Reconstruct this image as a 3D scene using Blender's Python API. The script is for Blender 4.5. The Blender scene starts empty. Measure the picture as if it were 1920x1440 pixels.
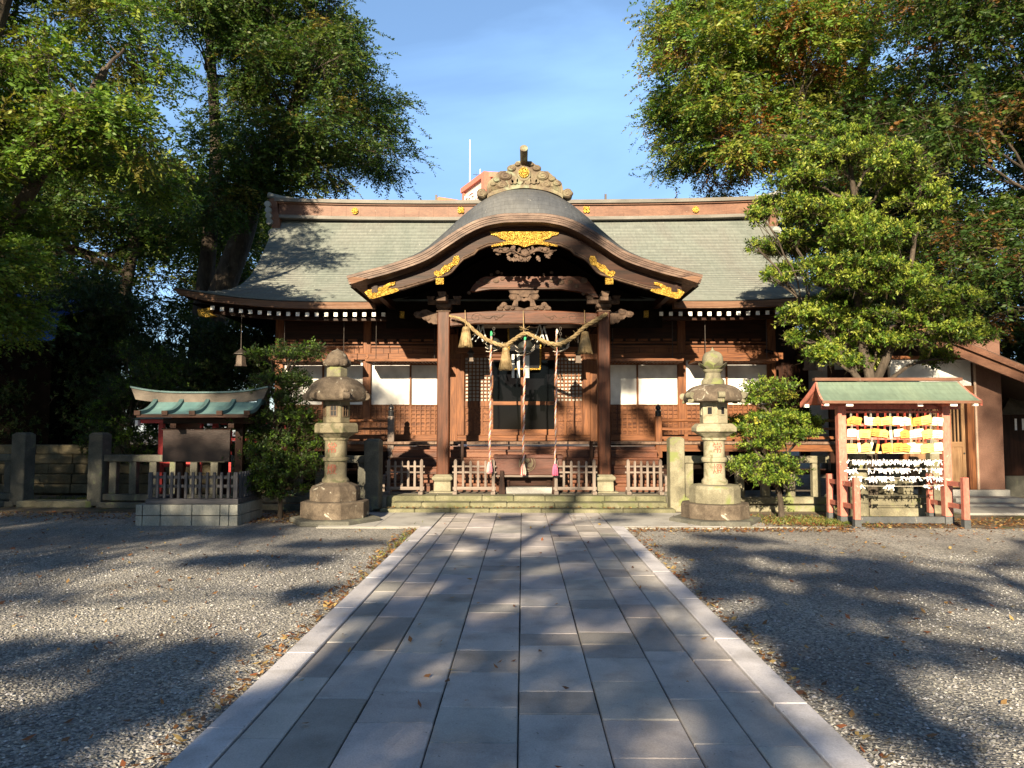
import bpy, math, random
import numpy as np
from mathutils import Vector, Matrix
random.seed(7)
rng = np.random.default_rng(7)
R = math.radians
sc = bpy.context.scene
col = sc.collection

# ------------------------------------------------------------------ camera
PITCH, YAW, FPX = R(3.474), R(0.8185), 1400.0
CAMZ = 1.6
cd = bpy.data.cameras.new('camera'); cam = bpy.data.objects.new('camera', cd); col.objects.link(cam)
cd.sensor_width = 36; cd.lens = FPX / 1920 * 36; cd.clip_end = 900; cd.clip_start = .05
cam.location = (0, 0, CAMZ); cam.rotation_euler = (math.pi / 2 + PITCH, 0, YAW)
sc.camera = cam
# ------------------------------------------------------------------ daylight
SUN_EL, SUN_AZ = R(20.5), R(12.5)          # low sun behind the viewer, a little to the left
sun_from = Vector((-math.sin(SUN_AZ) * math.cos(SUN_EL), -math.cos(SUN_AZ) * math.cos(SUN_EL), math.sin(SUN_EL)))
w = bpy.data.worlds.new('World'); sc.world = w; w.use_nodes = True
wn = w.node_tree; bg = wn.nodes['Background']
sky = wn.nodes.new('ShaderNodeTexSky'); sky.sky_type = 'NISHITA'; sky.sun_disc = False
sky.sun_elevation = SUN_EL; sky.sun_rotation = math.pi + SUN_AZ
sky.air_density = 1.0; sky.dust_density = .15; sky.ozone_density = 3.2
tc = wn.nodes.new('ShaderNodeTexCoord'); mp = wn.nodes.new('ShaderNodeMapping')
mp.inputs['Rotation'].default_value = (0, R(-24), R(10)); mp.inputs['Scale'].default_value = (1.0, 1.4, 3.8)
nz = wn.nodes.new('ShaderNodeTexNoise'); nz.inputs['Scale'].default_value = 1.3; nz.inputs['Detail'].default_value = 7; nz.inputs['Distortion'].default_value = .5
cr = wn.nodes.new('ShaderNodeValToRGB'); cr.color_ramp.elements[0].position = .42; cr.color_ramp.elements[1].position = .8
cr.color_ramp.elements[0].color = (.16, .16, .16, 1); cr.color_ramp.elements[1].color = (.85, .85, .85, 1)
mx = wn.nodes.new('ShaderNodeMixRGB'); mx.inputs[2].default_value = (4.0, 7.0, 11.8, 1)
L = wn.links.new
L(tc.outputs['Generated'], mp.inputs['Vector']); L(mp.outputs[0], nz.inputs['Vector']); L(nz.outputs[0], cr.inputs[0])
sx = wn.nodes.new('ShaderNodeSeparateXYZ'); L(tc.outputs['Generated'], sx.inputs[0])       # cirrus wisps plus an added veil that brightens only the northern sky in view
mr = wn.nodes.new('ShaderNodeMapRange'); mr.inputs['From Min'].default_value = -.1; mr.inputs['From Max'].default_value = .7; L(sx.outputs['Y'], mr.inputs['Value'])
mu = wn.nodes.new('ShaderNodeMath'); mu.operation = 'MULTIPLY'; L(cr.outputs[0], mu.inputs[0]); L(mr.outputs[0], mu.inputs[1]); L(mu.outputs[0], mx.inputs[0]); L(sky.outputs[0], mx.inputs[1]); L(mx.outputs[0], bg.inputs['Color'])
bg.inputs['Strength'].default_value = .056
sd = bpy.data.lights.new('sun', 'SUN'); sd.energy = 5.0; sd.angle = R(.53); sd.color = (1, .83, .58)
so = bpy.data.objects.new('sun', sd); col.objects.link(so); so.rotation_euler = sun_from.to_track_quat('Z', 'Y').to_euler()
so.location = (-30, -60, 40)
sc.view_settings.view_transform = 'Standard'; sc.view_settings.look = 'None'; sc.view_settings.gamma = 1
sc.view_settings.exposure = 1.65
sc.cycles.max_bounces = 6; sc.cycles.diffuse_bounces = 3; sc.cycles.glossy_bounces = 3; sc.cycles.transmission_bounces = 3; sc.cycles.transparent_max_bounces = 6

# a measured direction and a true distance give a real place: (px,py) of the 1920x1440 survey photo at depth Y
_f = Vector((-math.sin(YAW) * math.cos(PITCH), math.cos(YAW) * math.cos(PITCH), math.sin(PITCH)))
_r = Vector((math.cos(YAW), math.sin(YAW), 0)); _u = _r.cross(_f)
def P(px, py, Y):
    d = _f * FPX + _r * (px - 960) + _u * (720 - py)
    k = Y / d.y
    return (d.x * k, Y, CAMZ + d.z * k)
def XZ(px, py, Y):
    p = P(px, py, Y); return (p[0], p[2])

# ------------------------------------------------------------------ materials
def _mat(name):
    m = bpy.data.materials.new(name); m.use_nodes = True
    nt = m.node_tree; return m, nt, nt.nodes['Principled BSDF']
def c4(c): return (c[0], c[1], c[2], 1)
def ramp(nt, fac, stops):
    r_ = nt.nodes.new('ShaderNodeValToRGB'); e = r_.color_ramp.elements
    while len(e) < len(stops): e.new(.5)
    for k, (p, c) in enumerate(stops): e[k].position = p; e[k].color = c4(c)
    nt.links.new(fac, r_.inputs[0]); return r_.outputs[0]
def noise(nt, scale, detail=6, stretch=(1, 1, 1), dist=0, coord='Object', rough=.55):
    t = nt.nodes.new('ShaderNodeTexCoord'); m = nt.nodes.new('ShaderNodeMapping'); m.inputs['Scale'].default_value = stretch
    n = nt.nodes.new('ShaderNodeTexNoise'); n.inputs['Scale'].default_value = scale; n.inputs['Detail'].default_value = detail
    n.inputs['Distortion'].default_value = dist; n.inputs['Roughness'].default_value = rough
    nt.links.new(t.outputs[coord], m.inputs['Vector']); nt.links.new(m.outputs[0], n.inputs['Vector']); return n.outputs[0]
def bump(nt, b, h, strength=.3, dist=.01):
    n = nt.nodes.new('ShaderNodeBump'); n.inputs['Strength'].default_value = strength; n.inputs['Distance'].default_value = dist
    nt.links.new(h, n.inputs['Height']); nt.links.new(n.outputs[0], b.inputs['Normal']); return n
def mixc(nt, fac, a, b, mode='MIX'):
    m = nt.nodes.new('ShaderNodeMixRGB'); m.blend_type = mode
    for i, v in ((0, fac), (1, a), (2, b)):
        if isinstance(v, (int, float)): m.inputs[i].default_value = v
        elif isinstance(v, tuple): m.inputs[i].default_value = c4(v)
        else: nt.links.new(v, m.inputs[i])
    return m.outputs[0]
def simple(name, stops, scale=4, stretch=(1, 1, 1), rough=.7, bs=.3, bd=.01, fine=60, metal=0, dist=.4, stain=None, spec=.3):
    """noise-ramped colour, a second finer noise for grain, optional stain (colour, threshold, scale)"""
    m, nt, b = _mat(name)
    n1 = noise(nt, scale, 8, stretch, dist)
    c = ramp(nt, n1, stops)
    n2 = noise(nt, fine, 4, stretch)
    g = ramp(nt, n2, [(.3, (.72, .72, .72)), (.7, (1.12, 1.12, 1.12))])
    c = mixc(nt, 1.0, c, g, 'MULTIPLY')
    if stain:
        ns = noise(nt, stain[2], 7, (1, 1, 1), 1.0)
        f = ramp(nt, ns, [(stain[1], (0, 0, 0)), (stain[1] + .08, (1, 1, 1))])
        c = mixc(nt, f, c, stain[0])
    nt.links.new(c, b.inputs['Base Color'])
    b.inputs['Roughness'].default_value = rough; b.inputs['Metallic'].default_value = metal
    b.inputs['Specular IOR Level'].default_value = spec
    add = nt.nodes.new('ShaderNodeMath'); add.operation = 'ADD'
    nt.links.new(n1, add.inputs[0]); nt.links.new(n2, add.inputs[1])
    bump(nt, b, add.outputs[0], bs, bd)
    return m
def flat(name, c, rough=.6, metal=0, var=.15):
    return simple(name, [(.3, tuple(x * (1 - var) for x in c)), (.7, tuple(min(1, x * (1 + var)) for x in c))], 6, rough=rough, metal=metal, bs=.12)
def woodset(name, dark, light, rough=.6, spec=.22):
    st = [(.28, dark), (.5, tuple((a + b) / 2 for a, b in zip(dark, light))), (.72, light)]
    v = simple(name + '_upright', st, 3.2, (5, 5, .35), rough, .35, .006, 14, dist=.8, spec=spec)
    h = simple(name + '_level', st, 3.2, (.35, 5, 5), rough, .35, .006, 14, dist=.8, spec=spec)
    d = simple(name + '_deep', st, 3.2, (5, .35, 5), rough, .35, .006, 14, dist=.8, spec=spec)
    return v, h, d
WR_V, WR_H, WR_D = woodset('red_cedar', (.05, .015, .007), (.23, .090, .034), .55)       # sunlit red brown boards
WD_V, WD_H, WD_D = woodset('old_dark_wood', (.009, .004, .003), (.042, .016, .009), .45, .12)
WP_V, WP_H, WP_D = woodset('pillar_wood', (.020, .007, .004), (.12, .040, .018), .42, .18)
WG_V, WG_H, WG_D = woodset('weathered_grey_wood', (.11, .085, .07), (.27, .22, .19), .8)
WK_V, WK_H, WK_D = woodset('charred_fence_wood', (.045, .045, .052), (.13, .125, .13), .75)
FASC = simple('layered_eave_bark', [(.3, (.075, .032, .017)), (.5, (.15, .075, .042)), (.7, (.24, .14, .085))], 2.5, (.3, 3, 22), .55, .6, .01, 20)
SHADEB = simple('sooty_board', [(.3, (.006, .004, .003)), (.7, (.012, .008, .006))], 5, rough=.9, spec=.05)  # near-black: the shade under eaves, porch and floor is put into the colour
WHITEP = flat('white_paint', (.82, .81, .78), .7, 0, .04)
PLASTER = simple('white_paper_panel', [(.3, (.62, .61, .585)), (.7, (.70, .69, .67))], 1.5, rough=.9, bs=.05, fine=3)
SHADEPAPER = simple('old_door_paper', [(.3, (.36, .34, .30)), (.7, (.44, .42, .38))], 2, rough=.9, bs=.05)  # old paper, darkened so the porch shade is put into its colour
GOLD = simple('gilt_metal', [(.40, (.16, .08, .012)), (.48, (.55, .33, .055)), (.62, (.78, .53, .13))], 26, rough=.36, bs=1.0, bd=.02, fine=60, metal=.8, dist=2.2)
BLACKM = flat('black_lacquer', (.015, .015, .017), .25)
IRON = flat('dark_iron', (.06, .05, .045), .55, .4)
CARVE = simple('carved_grey_wood', [(.3, (.035, .02, .014)), (.7, (.14, .09, .062))], 7, rough=.75, bs=.5, fine=40)
ONI = simple('verdigris_copper_ornament', [(.3, (.07, .045, .032)), (.5, (.145, .112, .07)), (.72, (.20, .195, .12))], 3.5, rough=.7, bs=.5, fine=30, stain=((.19, .21, .14), .56, 3.0))
RIDGEC = simple('brown_copper_sheet', [(.3, (.10, .042, .025)), (.7, (.19, .095, .06))], 2.2, (.5, 1, 1.5), .55, .2, .01, 25, 0, stain=((.32, .28, .23), .69, 14))
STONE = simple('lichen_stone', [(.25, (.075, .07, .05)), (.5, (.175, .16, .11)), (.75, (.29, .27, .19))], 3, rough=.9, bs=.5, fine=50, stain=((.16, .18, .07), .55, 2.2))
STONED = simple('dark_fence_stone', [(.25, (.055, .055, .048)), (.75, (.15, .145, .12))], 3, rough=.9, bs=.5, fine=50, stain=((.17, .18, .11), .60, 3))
STONEL = simple('pale_lantern_stone', [(.25, (.19, .165, .11)), (.55, (.30, .27, .19)), (.75, (.40, .37, .27))], 4, rough=.9, bs=.6, fine=70, stain=((.15, .145, .085), .55, 5))
STONEB = simple('brown_blotched_stone', [(.25, (.05, .037, .028)), (.5, (.10, .078, .058)), (.75, (.17, .135, .10))], 5, rough=.92, bs=.9, fine=45, dist=1.0, stain=((.36, .34, .28), .61, 6))
STONEM = simple('mossy_step_stone', [(.25, (.08, .08, .048)), (.5, (.15, .145, .088)), (.75, (.24, .225, .15))], 2.6, rough=.95, bs=.8, fine=40, stain=((.115, .12, .06), .56, 1.8))
CONC = simple('concrete_block', [(.3, (.20, .20, .18)), (.7, (.36, .36, .32))], 2.5, (1.5, 1.5, .5), .9, .25, .01, 60)
CONCW = simple('pale_concrete', [(.3, (.24, .235, .22)), (.7, (.36, .35, .33))], 2, rough=.9, bs=.2, fine=70)
VERM = simple('vermilion_paint', [(.3, (.36, .10, .075)), (.7, (.52, .20, .15))], 4, (1, 1, .4), .55, .2, .005, 40, stain=((.60, .38, .30), .64, 7))
REDP = flat('bright_red_paint', (.36, .018, .02), .45)
STONEL2 = simple('grimy_lantern_stone', [(.25, (.10, .085, .055)), (.55, (.19, .165, .11)), (.75, (.27, .245, .17))], 4, rough=.9, bs=.7, fine=70, stain=((.09, .088, .05), .53, 5))  # darker copy of the pale lantern stone, tree shade put into the colour
RIDGEG = simple('grey_ridge_sheet', [(.3, (.10, .092, .08)), (.7, (.18, .168, .15))], 3, (.5, 1, 2), .6)
BARK = simple('grey_bark', [(.3, (.028, .021, .016)), (.7, (.10, .08, .062))], 5, (1, 1, .35), .95, .9, .03, 22, stain=((.11, .10, .08), .62, 2.5))
STRAW = simple('rice_straw', [(.3, (.17, .115, .055)), (.7, (.38, .285, .15))], 8, (1, 1, 1), .85, .6, .01, 90)
GLASS, nt, b = _mat('dark_window_glass')
b.inputs['Base Color'].default_value = (.004, .004, .005, 1); b.inputs['Roughness'].default_value = .06; b.inputs['Specular IOR Level'].default_value = .10
def attrmat(name, rough=.8, fine=60, bs=.25, spec=.4, bd=.01, scale=3, amt=.22):
    m, nt, b = _mat(name)
    a = nt.nodes.new('ShaderNodeAttribute'); a.attribute_name = 'tone'
    n1 = noise(nt, scale, 8, dist=.5); n2 = noise(nt, fine, 4)
    g = ramp(nt, n1, [(.25, (1 - amt,) * 3), (.75, (1 + amt,) * 3)])
    g2 = ramp(nt, n2, [(.3, (.85,) * 3), (.7, (1.12,) * 3)])
    c = mixc(nt, 1.0, mixc(nt, 1.0, a.outputs['Color'], g, 'MULTIPLY'), g2, 'MULTIPLY')
    nt.links.new(c, b.inputs['Base Color']); b.inputs['Roughness'].default_value = rough; b.inputs['Specular IOR Level'].default_value = spec
    add = nt.nodes.new('ShaderNodeMath'); add.operation = 'ADD'
    nt.links.new(n1, add.inputs[0]); nt.links.new(n2, add.inputs[1]); bump(nt, b, add.outputs[0], bs, bd)
    return m
TILE = attrmat('paving_stone', .75, 110, .35, .35, .012, 2.2, .20)
def _wear(m):
    nt = m.node_tree; b = nt.nodes['Principled BSDF']; src = b.inputs['Base Color'].links[0].from_socket
    n1 = noise(nt, 3.5, 9, dist=.2); c = mixc(nt, ramp(nt, n1, [(.50, (0, 0, 0)), (.72, (.40, .40, .40))]), src, (.13, .115, .10))
    n2 = noise(nt, 38, 3, dist=.6); c = mixc(nt, ramp(nt, n2, [(.69, (0, 0, 0)), (.73, (.75, .75, .75))]), c, (.10, .09, .08))
    n3 = noise(nt, 21, 3, dist=2.0); c = mixc(nt, ramp(nt, n3, [(.72, (0, 0, 0)), (.75, (.5, .5, .5))]), c, (.55, .53, .50))
    nt.links.new(c, b.inputs['Base Color'])
_wear(TILE)
PAINT = attrmat('coloured_surface', .75)
def leafmat(name, trans=.35, rough=.5, spec=.35):
    m, nt, b = _mat(name)
    a = nt.nodes.new('ShaderNodeAttribute'); a.attribute_name = 'tone'
    nt.links.new(a.outputs['Color'], b.inputs['Base Color']); b.inputs['Roughness'].default_value = rough
    b.inputs['Specular IOR Level'].default_value = spec
    t = nt.nodes.new('ShaderNodeBsdfTranslucent'); hs = nt.nodes.new('ShaderNodeHueSaturation'); hs.inputs['Value'].default_value = 1.5; hs.inputs['Saturation'].default_value = 1.1
    nt.links.new(a.outputs['Color'], hs.inputs['Color']); nt.links.new(hs.outputs[0], t.inputs[0])
    mx = nt.nodes.new('ShaderNodeMixShader'); mx.inputs[0].default_value = trans
    nt.links.new(b.outputs[0], mx.inputs[1]); nt.links.new(t.outputs[0], mx.inputs[2])
    nt.links.new(mx.outputs[0], nt.nodes['Material Output'].inputs['Surface']); return m
LEAF = leafmat('thin_leaf'); LEAFG = leafmat('glossy_leaf', .28, .5, .3)
# copper shingle roof: brick pattern on the UV (metres across, metres down the slope)
def shingle(name, stops, bw, rh, mort=.006, rough=.5, speck=True, courses=.16):
    m, nt, b = _mat(name)
    uv = nt.nodes.new('ShaderNodeUVMap')
    br = nt.nodes.new('ShaderNodeTexBrick'); br.inputs['Scale'].default_value = 1; br.inputs['Brick Width'].default_value = bw; br.inputs['Row Height'].default_value = rh
    br.inputs['Mortar Size'].default_value = mort; br.inputs['Mortar Smooth'].default_value = .3
    br.inputs['Color1'].default_value = (.82, .82, .82, 1); br.inputs['Color2'].default_value = (1.1, 1.1, 1.1, 1); br.inputs['Mortar'].default_value = (.42, .42, .42, 1)
    nt.links.new(uv.outputs[0], br.inputs['Vector'])
    n1 = noise(nt, .55, 7, (1.6, .6, .6), .6)
    c = ramp(nt, n1, stops)
    c = mixc(nt, .5, c, br.outputs['Color'], 'MULTIPLY')
    n3 = noise(nt, 6, 5, (3, .8, .8)); c = mixc(nt, .6, c, ramp(nt, n3, [(.35, (.8, .8, .8)), (.65, (1.15, 1.15, 1.15))]), 'MULTIPLY')
    if speck:
        ns = noise(nt, 9, 3, (1.3, .6, .6), 1.5); f = ramp(nt, ns, [(.70, (0, 0, 0)), (.74, (.8, .8, .8))]); c = mixc(nt, f, c, (.36, .36, .33))
    nt.links.new(c, b.inputs['Base Color']); b.inputs['Roughness'].default_value = rough; b.inputs['Metallic'].default_value = .078
    bump(nt, b, br.outputs['Fac'], -.35, .01); return m
ROOF = shingle('patinated_copper_shingles', [(.25, (.112, .134, .120)), (.5, (.154, .170, .153)), (.75, (.146, .147, .134))], .42, .16, rough=.75)
PROOF = shingle('dark_copper_shingles', [(.25, (.04, .043, .05)), (.5, (.075, .08, .088)), (.78, (.13, .13, .125))], .45, .12, rough=.5)
GROOF = shingle('green_copper_sheets', [(.3, (.12, .175, .14)), (.7, (.19, .245, .18))], .62, .155, .004, .5, False)
BROOF = shingle('blue_green_copper_sheets', [(.3, (.05, .12, .13)), (.55, (.11, .20, .20)), (.7, (.17, .26, .235))], 9, .2, .006, .6)
BRSH = shingle('brown_metal_roof', [(.3, (.06, .04, .03)), (.7, (.12, .08, .062))], 3, .3, .01, .5, False)

# ------------------------------------------------------------------ mesh helpers
W = {}
class MB:
    def __init__(s): s.v = []; s.f = []; s.m = []; s.n = 0; s.uv = None; s.tone = []; s.rg = []
    def add(s, vs, fs, m=0, tone=None):
        vs = [tuple(map(float, p)) for p in vs]; s.rg.append((len(s.v), len(s.v) + len(vs), len(s.f), len(s.f) + len(fs)))
        s.v += vs; s.f += [tuple(i + s.n for i in f) for f in fs]; s.m += [m] * len(fs); s.tone += [tone or (.5, .5, .5)] * len(vs); s.n += len(vs); return s
    def box(s, x0, x1, y0, y1, z0, z1, m=0, tone=None):
        return s.add([(x0, y0, z0), (x1, y0, z0), (x1, y1, z0), (x0, y1, z0), (x0, y0, z1), (x1, y0, z1), (x1, y1, z1), (x0, y1, z1)],
                     [(0, 3, 2, 1), (4, 5, 6, 7), (0, 1, 5, 4), (1, 2, 6, 5), (2, 3, 7, 6), (3, 0, 4, 7)], m, tone)
    def cbox(s, c, sz, m=0, rot=None, tone=None):
        M = rot.to_matrix() if rot is not None else Matrix.Identity(3)
        vs = [tuple(M @ Vector((a * sz[0] / 2, b_ * sz[1] / 2, d * sz[2] / 2)) + Vector(c)) for d in (-1, 1) for a, b_ in ((-1, -1), (1, -1), (1, 1), (-1, 1))]
        return s.add(vs, [(0, 3, 2, 1), (4, 5, 6, 7), (0, 1, 5, 4), (1, 2, 6, 5), (2, 3, 7, 6), (3, 0, 4, 7)], m, tone)
    def frust(s, cx, cy, z0, z1, a0, b0, a1, b1, m=0):
        return s.add([(cx - a0, cy - b0, z0), (cx + a0, cy - b0, z0), (cx + a0, cy + b0, z0), (cx - a0, cy + b0, z0),
                      (cx - a1, cy - b1, z1), (cx + a1, cy - b1, z1), (cx + a1, cy + b1, z1), (cx - a1, cy + b1, z1)],
                     [(0, 3, 2, 1), (4, 5, 6, 7), (0, 1, 5, 4), (1, 2, 6, 5), (2, 3, 7, 6), (3, 0, 4, 7)], m)
    def prism(s, pts, y0, y1, m=0):          # outline in X,Z (counter clockwise or not), extruded along Y
        n = len(pts); vs = [(x, y0, z) for x, z in pts] + [(x, y1, z) for x, z in pts]
        return s.add(vs, [tuple(range(n)), tuple(range(2 * n - 1, n - 1, -1))] + [(i, i + n, (i + 1) % n + n, (i + 1) % n) for i in range(n)], m)
    def strip(s, top, bot, y0, y1, m=0):     # band between two X,Z curves of equal length, extruded along Y
        n = len(top); vs = [(x, y0, z) for x, z in top] + [(x, y0, z) for x, z in bot] + [(x, y1, z) for x, z in top] + [(x, y1, z) for x, z in bot]
        fs = []
        for i in range(n - 1):
            fs += [(n + i, n + i + 1, i + 1, i), (2 * n + i, 2 * n + i + 1, 3 * n + i + 1, 3 * n + i), (i, i + 1, 2 * n + i + 1, 2 * n + i), (n + i + 1, n + i, 3 * n + i, 3 * n + i + 1)]
        fs += [(0, 2 * n, 3 * n, n), (n - 1, 2 * n - 1, 4 * n - 1, 3 * n - 1)]
        return s.add(vs, fs, m)
    def tube(s, pts, r, n=8, m=0, cap=True, tone=None):
        pts = [Vector(p) for p in pts]; k = len(pts); rs = r if hasattr(r, '__len__') else [r] * k
        vs = []; up = Vector((0, 0, 1)); prev = None
        for i, p in enumerate(pts):
            t = (pts[min(i + 1, k - 1)] - pts[max(i - 1, 0)]).normalized()
            if prev is None:
                a = t.cross(up if abs(t.z) < .9 else Vector((1, 0, 0))).normalized()
            else:
                a = (prev - t * prev.dot(t)).normalized()
            prev = a; b_ = t.cross(a)
            for j in range(n):
                th = 2 * math.pi * j / n; vs.append(p + (a * math.cos(th) + b_ * math.sin(th)) * rs[i])
        fs = [(i * n + j, i * n + (j + 1) % n, (i + 1) * n + (j + 1) % n, (i + 1) * n + j) for i in range(k - 1) for j in range(n)]
        if cap: fs += [tuple(range(n - 1, -1, -1)), tuple((k - 1) * n + j for j in range(n))]
        return s.add(vs, fs, m, tone)
    def lathe(s, c, prof, n=16, m=0, rot=0, wob=None):
        vs = []
        for r_, z in prof:
            for j in range(n):
                th = rot + 2 * math.pi * j / n; q = r_ * (wob(th, z) if wob else 1)
                vs.append((c[0] + q * math.cos(th), c[1] + q * math.sin(th), c[2] + z))
        k = len(prof)
        fs = [(i * n + j, i * n + (j + 1) % n, (i + 1) * n + (j + 1) % n, (i + 1) * n + j) for i in range(k - 1) for j in range(n)]
        fs += [tuple(range(n - 1, -1, -1)), tuple((k - 1) * n + j for j in range(n))]
        return s.add(vs, fs, m)
    def disc(s, x, z, r, y0, y1, n=20, m=0, sq=1):   # a flat round boss facing the front
        return s.prism([(x + r * math.cos(2 * math.pi * i / n), z + sq * r * math.sin(2 * math.pi * i / n)) for i in range(n)], y0, y1, m)
    def boss(s, x, z, r, y, d, m=0, sq=.8, turns=1.6, flip=1, lobes=0):   # cloud curl: domed disc carrying a raised spiral
        n = 18
        rings = [(1, 0), (1, -.55), (.82, -.9), (.4, -1)]
        vs = []
        for q, h in rings:
            for i in range(n):
                th = 2 * math.pi * i / n; rr = r * q * (1 + (.08 * math.cos(lobes * th) if lobes else 0))
                vs.append((x + rr * math.cos(th), y + h * d, z + sq * rr * math.sin(th)))
        fs = [(i * n + j, (i + 1) * n + j, (i + 1) * n + (j + 1) % n, i * n + (j + 1) % n) for i in range(3) for j in range(n)]
        fs += [tuple(3 * n + j for j in range(n)), tuple(range(n - 1, -1, -1))]
        s.add(vs, fs, m)
        sp = []
        for i in range(26):
            u = i / 25; th = flip * u * turns * 2 * math.pi + math.pi / 2; q = .9 - .75 * u
            sp.append((x + flip * r * q * math.cos(th), y - d * (1.02 if q < .7 else .9 - .5 * max(0, q - .8)), z + sq * r * q * math.sin(th)))
        return s.tube(sp, r * .085, 5, m)
    def build_apart(s, name, mats, parent, gap=.03, **kw):
        """link each cluster of touching pieces as a part of its own"""
        A = np.array(s.v); bb = [(A[a:b_].min(0) - gap, A[a:b_].max(0) + gap) for a, b_, _, _ in s.rg]; par = list(range(len(bb)))
        def root(i):
            while par[i] != i: i = par[i]
            return i
        for i in range(len(bb)):
            for j in range(i):
                if (bb[i][0] < bb[j][1]).all() and (bb[j][0] < bb[i][1]).all(): par[root(i)] = root(j)
        out = []
        for r_ in sorted(set(root(i) for i in range(len(bb)))):
            mb = MB()
            for i, (a, b_, c, d) in enumerate(s.rg):
                if root(i) == r_:
                    for k in sorted(set(s.m[c:d])): pass
                    base = mb.n; mb.v += s.v[a:b_]; mb.n += b_ - a; mb.f += [tuple(q - a + base for q in f) for f in s.f[c:d]]; mb.m += s.m[c:d]; mb.tone += s.tone[a:b_]
            out.append(mb.build(name, mats, parent, **kw))
        return out
    def build(s, name, mats, parent=None, smooth=False, bevel=0, origin=None, tone=False, uv=None, seg=1, split=None):
        o0 = Vector(W[parent.name]) if parent is not None else Vector(origin or (0, 0, 0))
        me = bpy.data.meshes.new(name); vs = (np.array(s.v) - np.array(o0)) if s.v else np.zeros((0, 3))
        me.from_pydata(vs.tolist(), [], s.f)
        for m_ in (mats if isinstance(mats, (list, tuple)) else [mats]): me.materials.append(m_)
        if max(s.m, default=0) > 0: me.polygons.foreach_set('material_index', s.m)
        if smooth: me.polygons.foreach_set('use_smooth', [True] * len(s.f))
        if tone:
            a = me.attributes.new('tone', 'FLOAT_COLOR', 'POINT'); arr = np.ones((len(s.v), 4)); arr[:, :3] = np.array(s.tone); a.data.foreach_set('color', arr.ravel())
        if uv is not None:
            l = me.uv_layers.new(name='UVMap'); idx = np.zeros(len(me.loops), dtype=int); me.loops.foreach_get('vertex_index', idx)
            l.data.foreach_set('uv', np.array(uv)[idx].ravel())
        me.validate(); me.update()
        o = bpy.data.objects.new(name, me); col.objects.link(o)
        if parent is not None: o.parent = parent; W[o.name] = tuple(o0)
        else: o.location = o0; W[o.name] = tuple(o0)
        if bevel:
            bm_ = o.modifiers.new('soft_edge', 'BEVEL'); bm_.width = bevel; bm_.segments = seg; bm_.limit_method = 'ANGLE'
        if smooth and not bevel:
            try: me.set_sharp_from_angle(angle=R(45))
            except Exception: pass
        return o
def tag(o, label=None, cat=None, group=None, kind=None):
    if label: o['label'] = label
    if cat: o['category'] = cat
    if group: o['group'] = group
    if kind: o['kind'] = kind
    return o
def empty(name, loc, label, cat, group=None):
    o = bpy.data.objects.new(name, None); o.empty_display_size = .2; col.objects.link(o); o.location = loc; W[o.name] = tuple(loc); return tag(o, label, cat, group)
def copy_tree(o, dx=(0, 0, 0), parent=None):
    c = o.copy(); col.objects.link(c)
    if parent is None: c.location = Vector(o.location) + Vector(dx)
    else: c.parent = parent
    for ch in [x for x in col.objects if x.parent is o]: copy_tree(ch, dx, c)
    return c
def catmull(pts, per=8):
    pts = [np.array(p, float) for p in pts]; out = []
    for i in range(len(pts) - 1):
        p0 = pts[max(i - 1, 0)]; p1 = pts[i]; p2 = pts[i + 1]; p3 = pts[min(i + 2, len(pts) - 1)]
        for k in range(per):
            t = k / per
            out.append(tuple(.5 * (2 * p1 + (p2 - p0) * t + (2 * p0 - 5 * p1 + 4 * p2 - p3) * t * t + (3 * p1 - p0 - 3 * p2 + p3) * t ** 3)))
    out.append(tuple(pts[-1])); return out
def text_mb(txt, size, depth=.004):
    cu = bpy.data.curves.new('lettering', 'FONT'); cu.body = txt; cu.size = size; cu.extrude = depth / 2; cu.align_x = 'CENTER'; cu.align_y = 'CENTER'
    o = bpy.data.objects.new('lettering', cu); col.objects.link(o)
    dg = bpy.context.evaluated_depsgraph_get(); ev = o.evaluated_get(dg); me = ev.to_mesh()
    vs = [tuple(v.co) for v in me.vertices]; fs = [tuple(p.vertices) for p in me.polygons]
    ev.to_mesh_clear(); bpy.data.objects.remove(o); bpy.data.curves.remove(cu)
    return vs, fs
def big_mesh(name, V, nq, tone, mat, parent=None, origin=(0, 0, 0), k=4):
    """many k-sided faces at once: V (n*k,3), tone per face"""
    o0 = np.array(W[parent.name] if parent is not None else origin, float)
    me = bpy.data.meshes.new(name); n = len(V) // k
    me.vertices.add(n * k); me.vertices.foreach_set('co', (V - o0).astype(np.float32).ravel())
    me.loops.add(n * k); me.loops.foreach_set('vertex_index', np.arange(n * k, dtype=np.int32))
    me.polygons.add(n); me.polygons.foreach_set('loop_start', np.arange(0, n * k, k, dtype=np.int32))
    me.materials.append(mat)
    a = me.attributes.new('tone', 'FLOAT_COLOR', 'POINT'); arr = np.ones((n * k, 4), np.float32); arr[:, :3] = np.repeat(tone, k, axis=0); a.data.foreach_set('color', arr.ravel())
    me.update(calc_edges=True)
    o = bpy.data.objects.new(name, me); col.objects.link(o)
    if parent is not None: o.parent = parent
    else: o.location = o0
    W[o.name] = tuple(o0); return o
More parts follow.
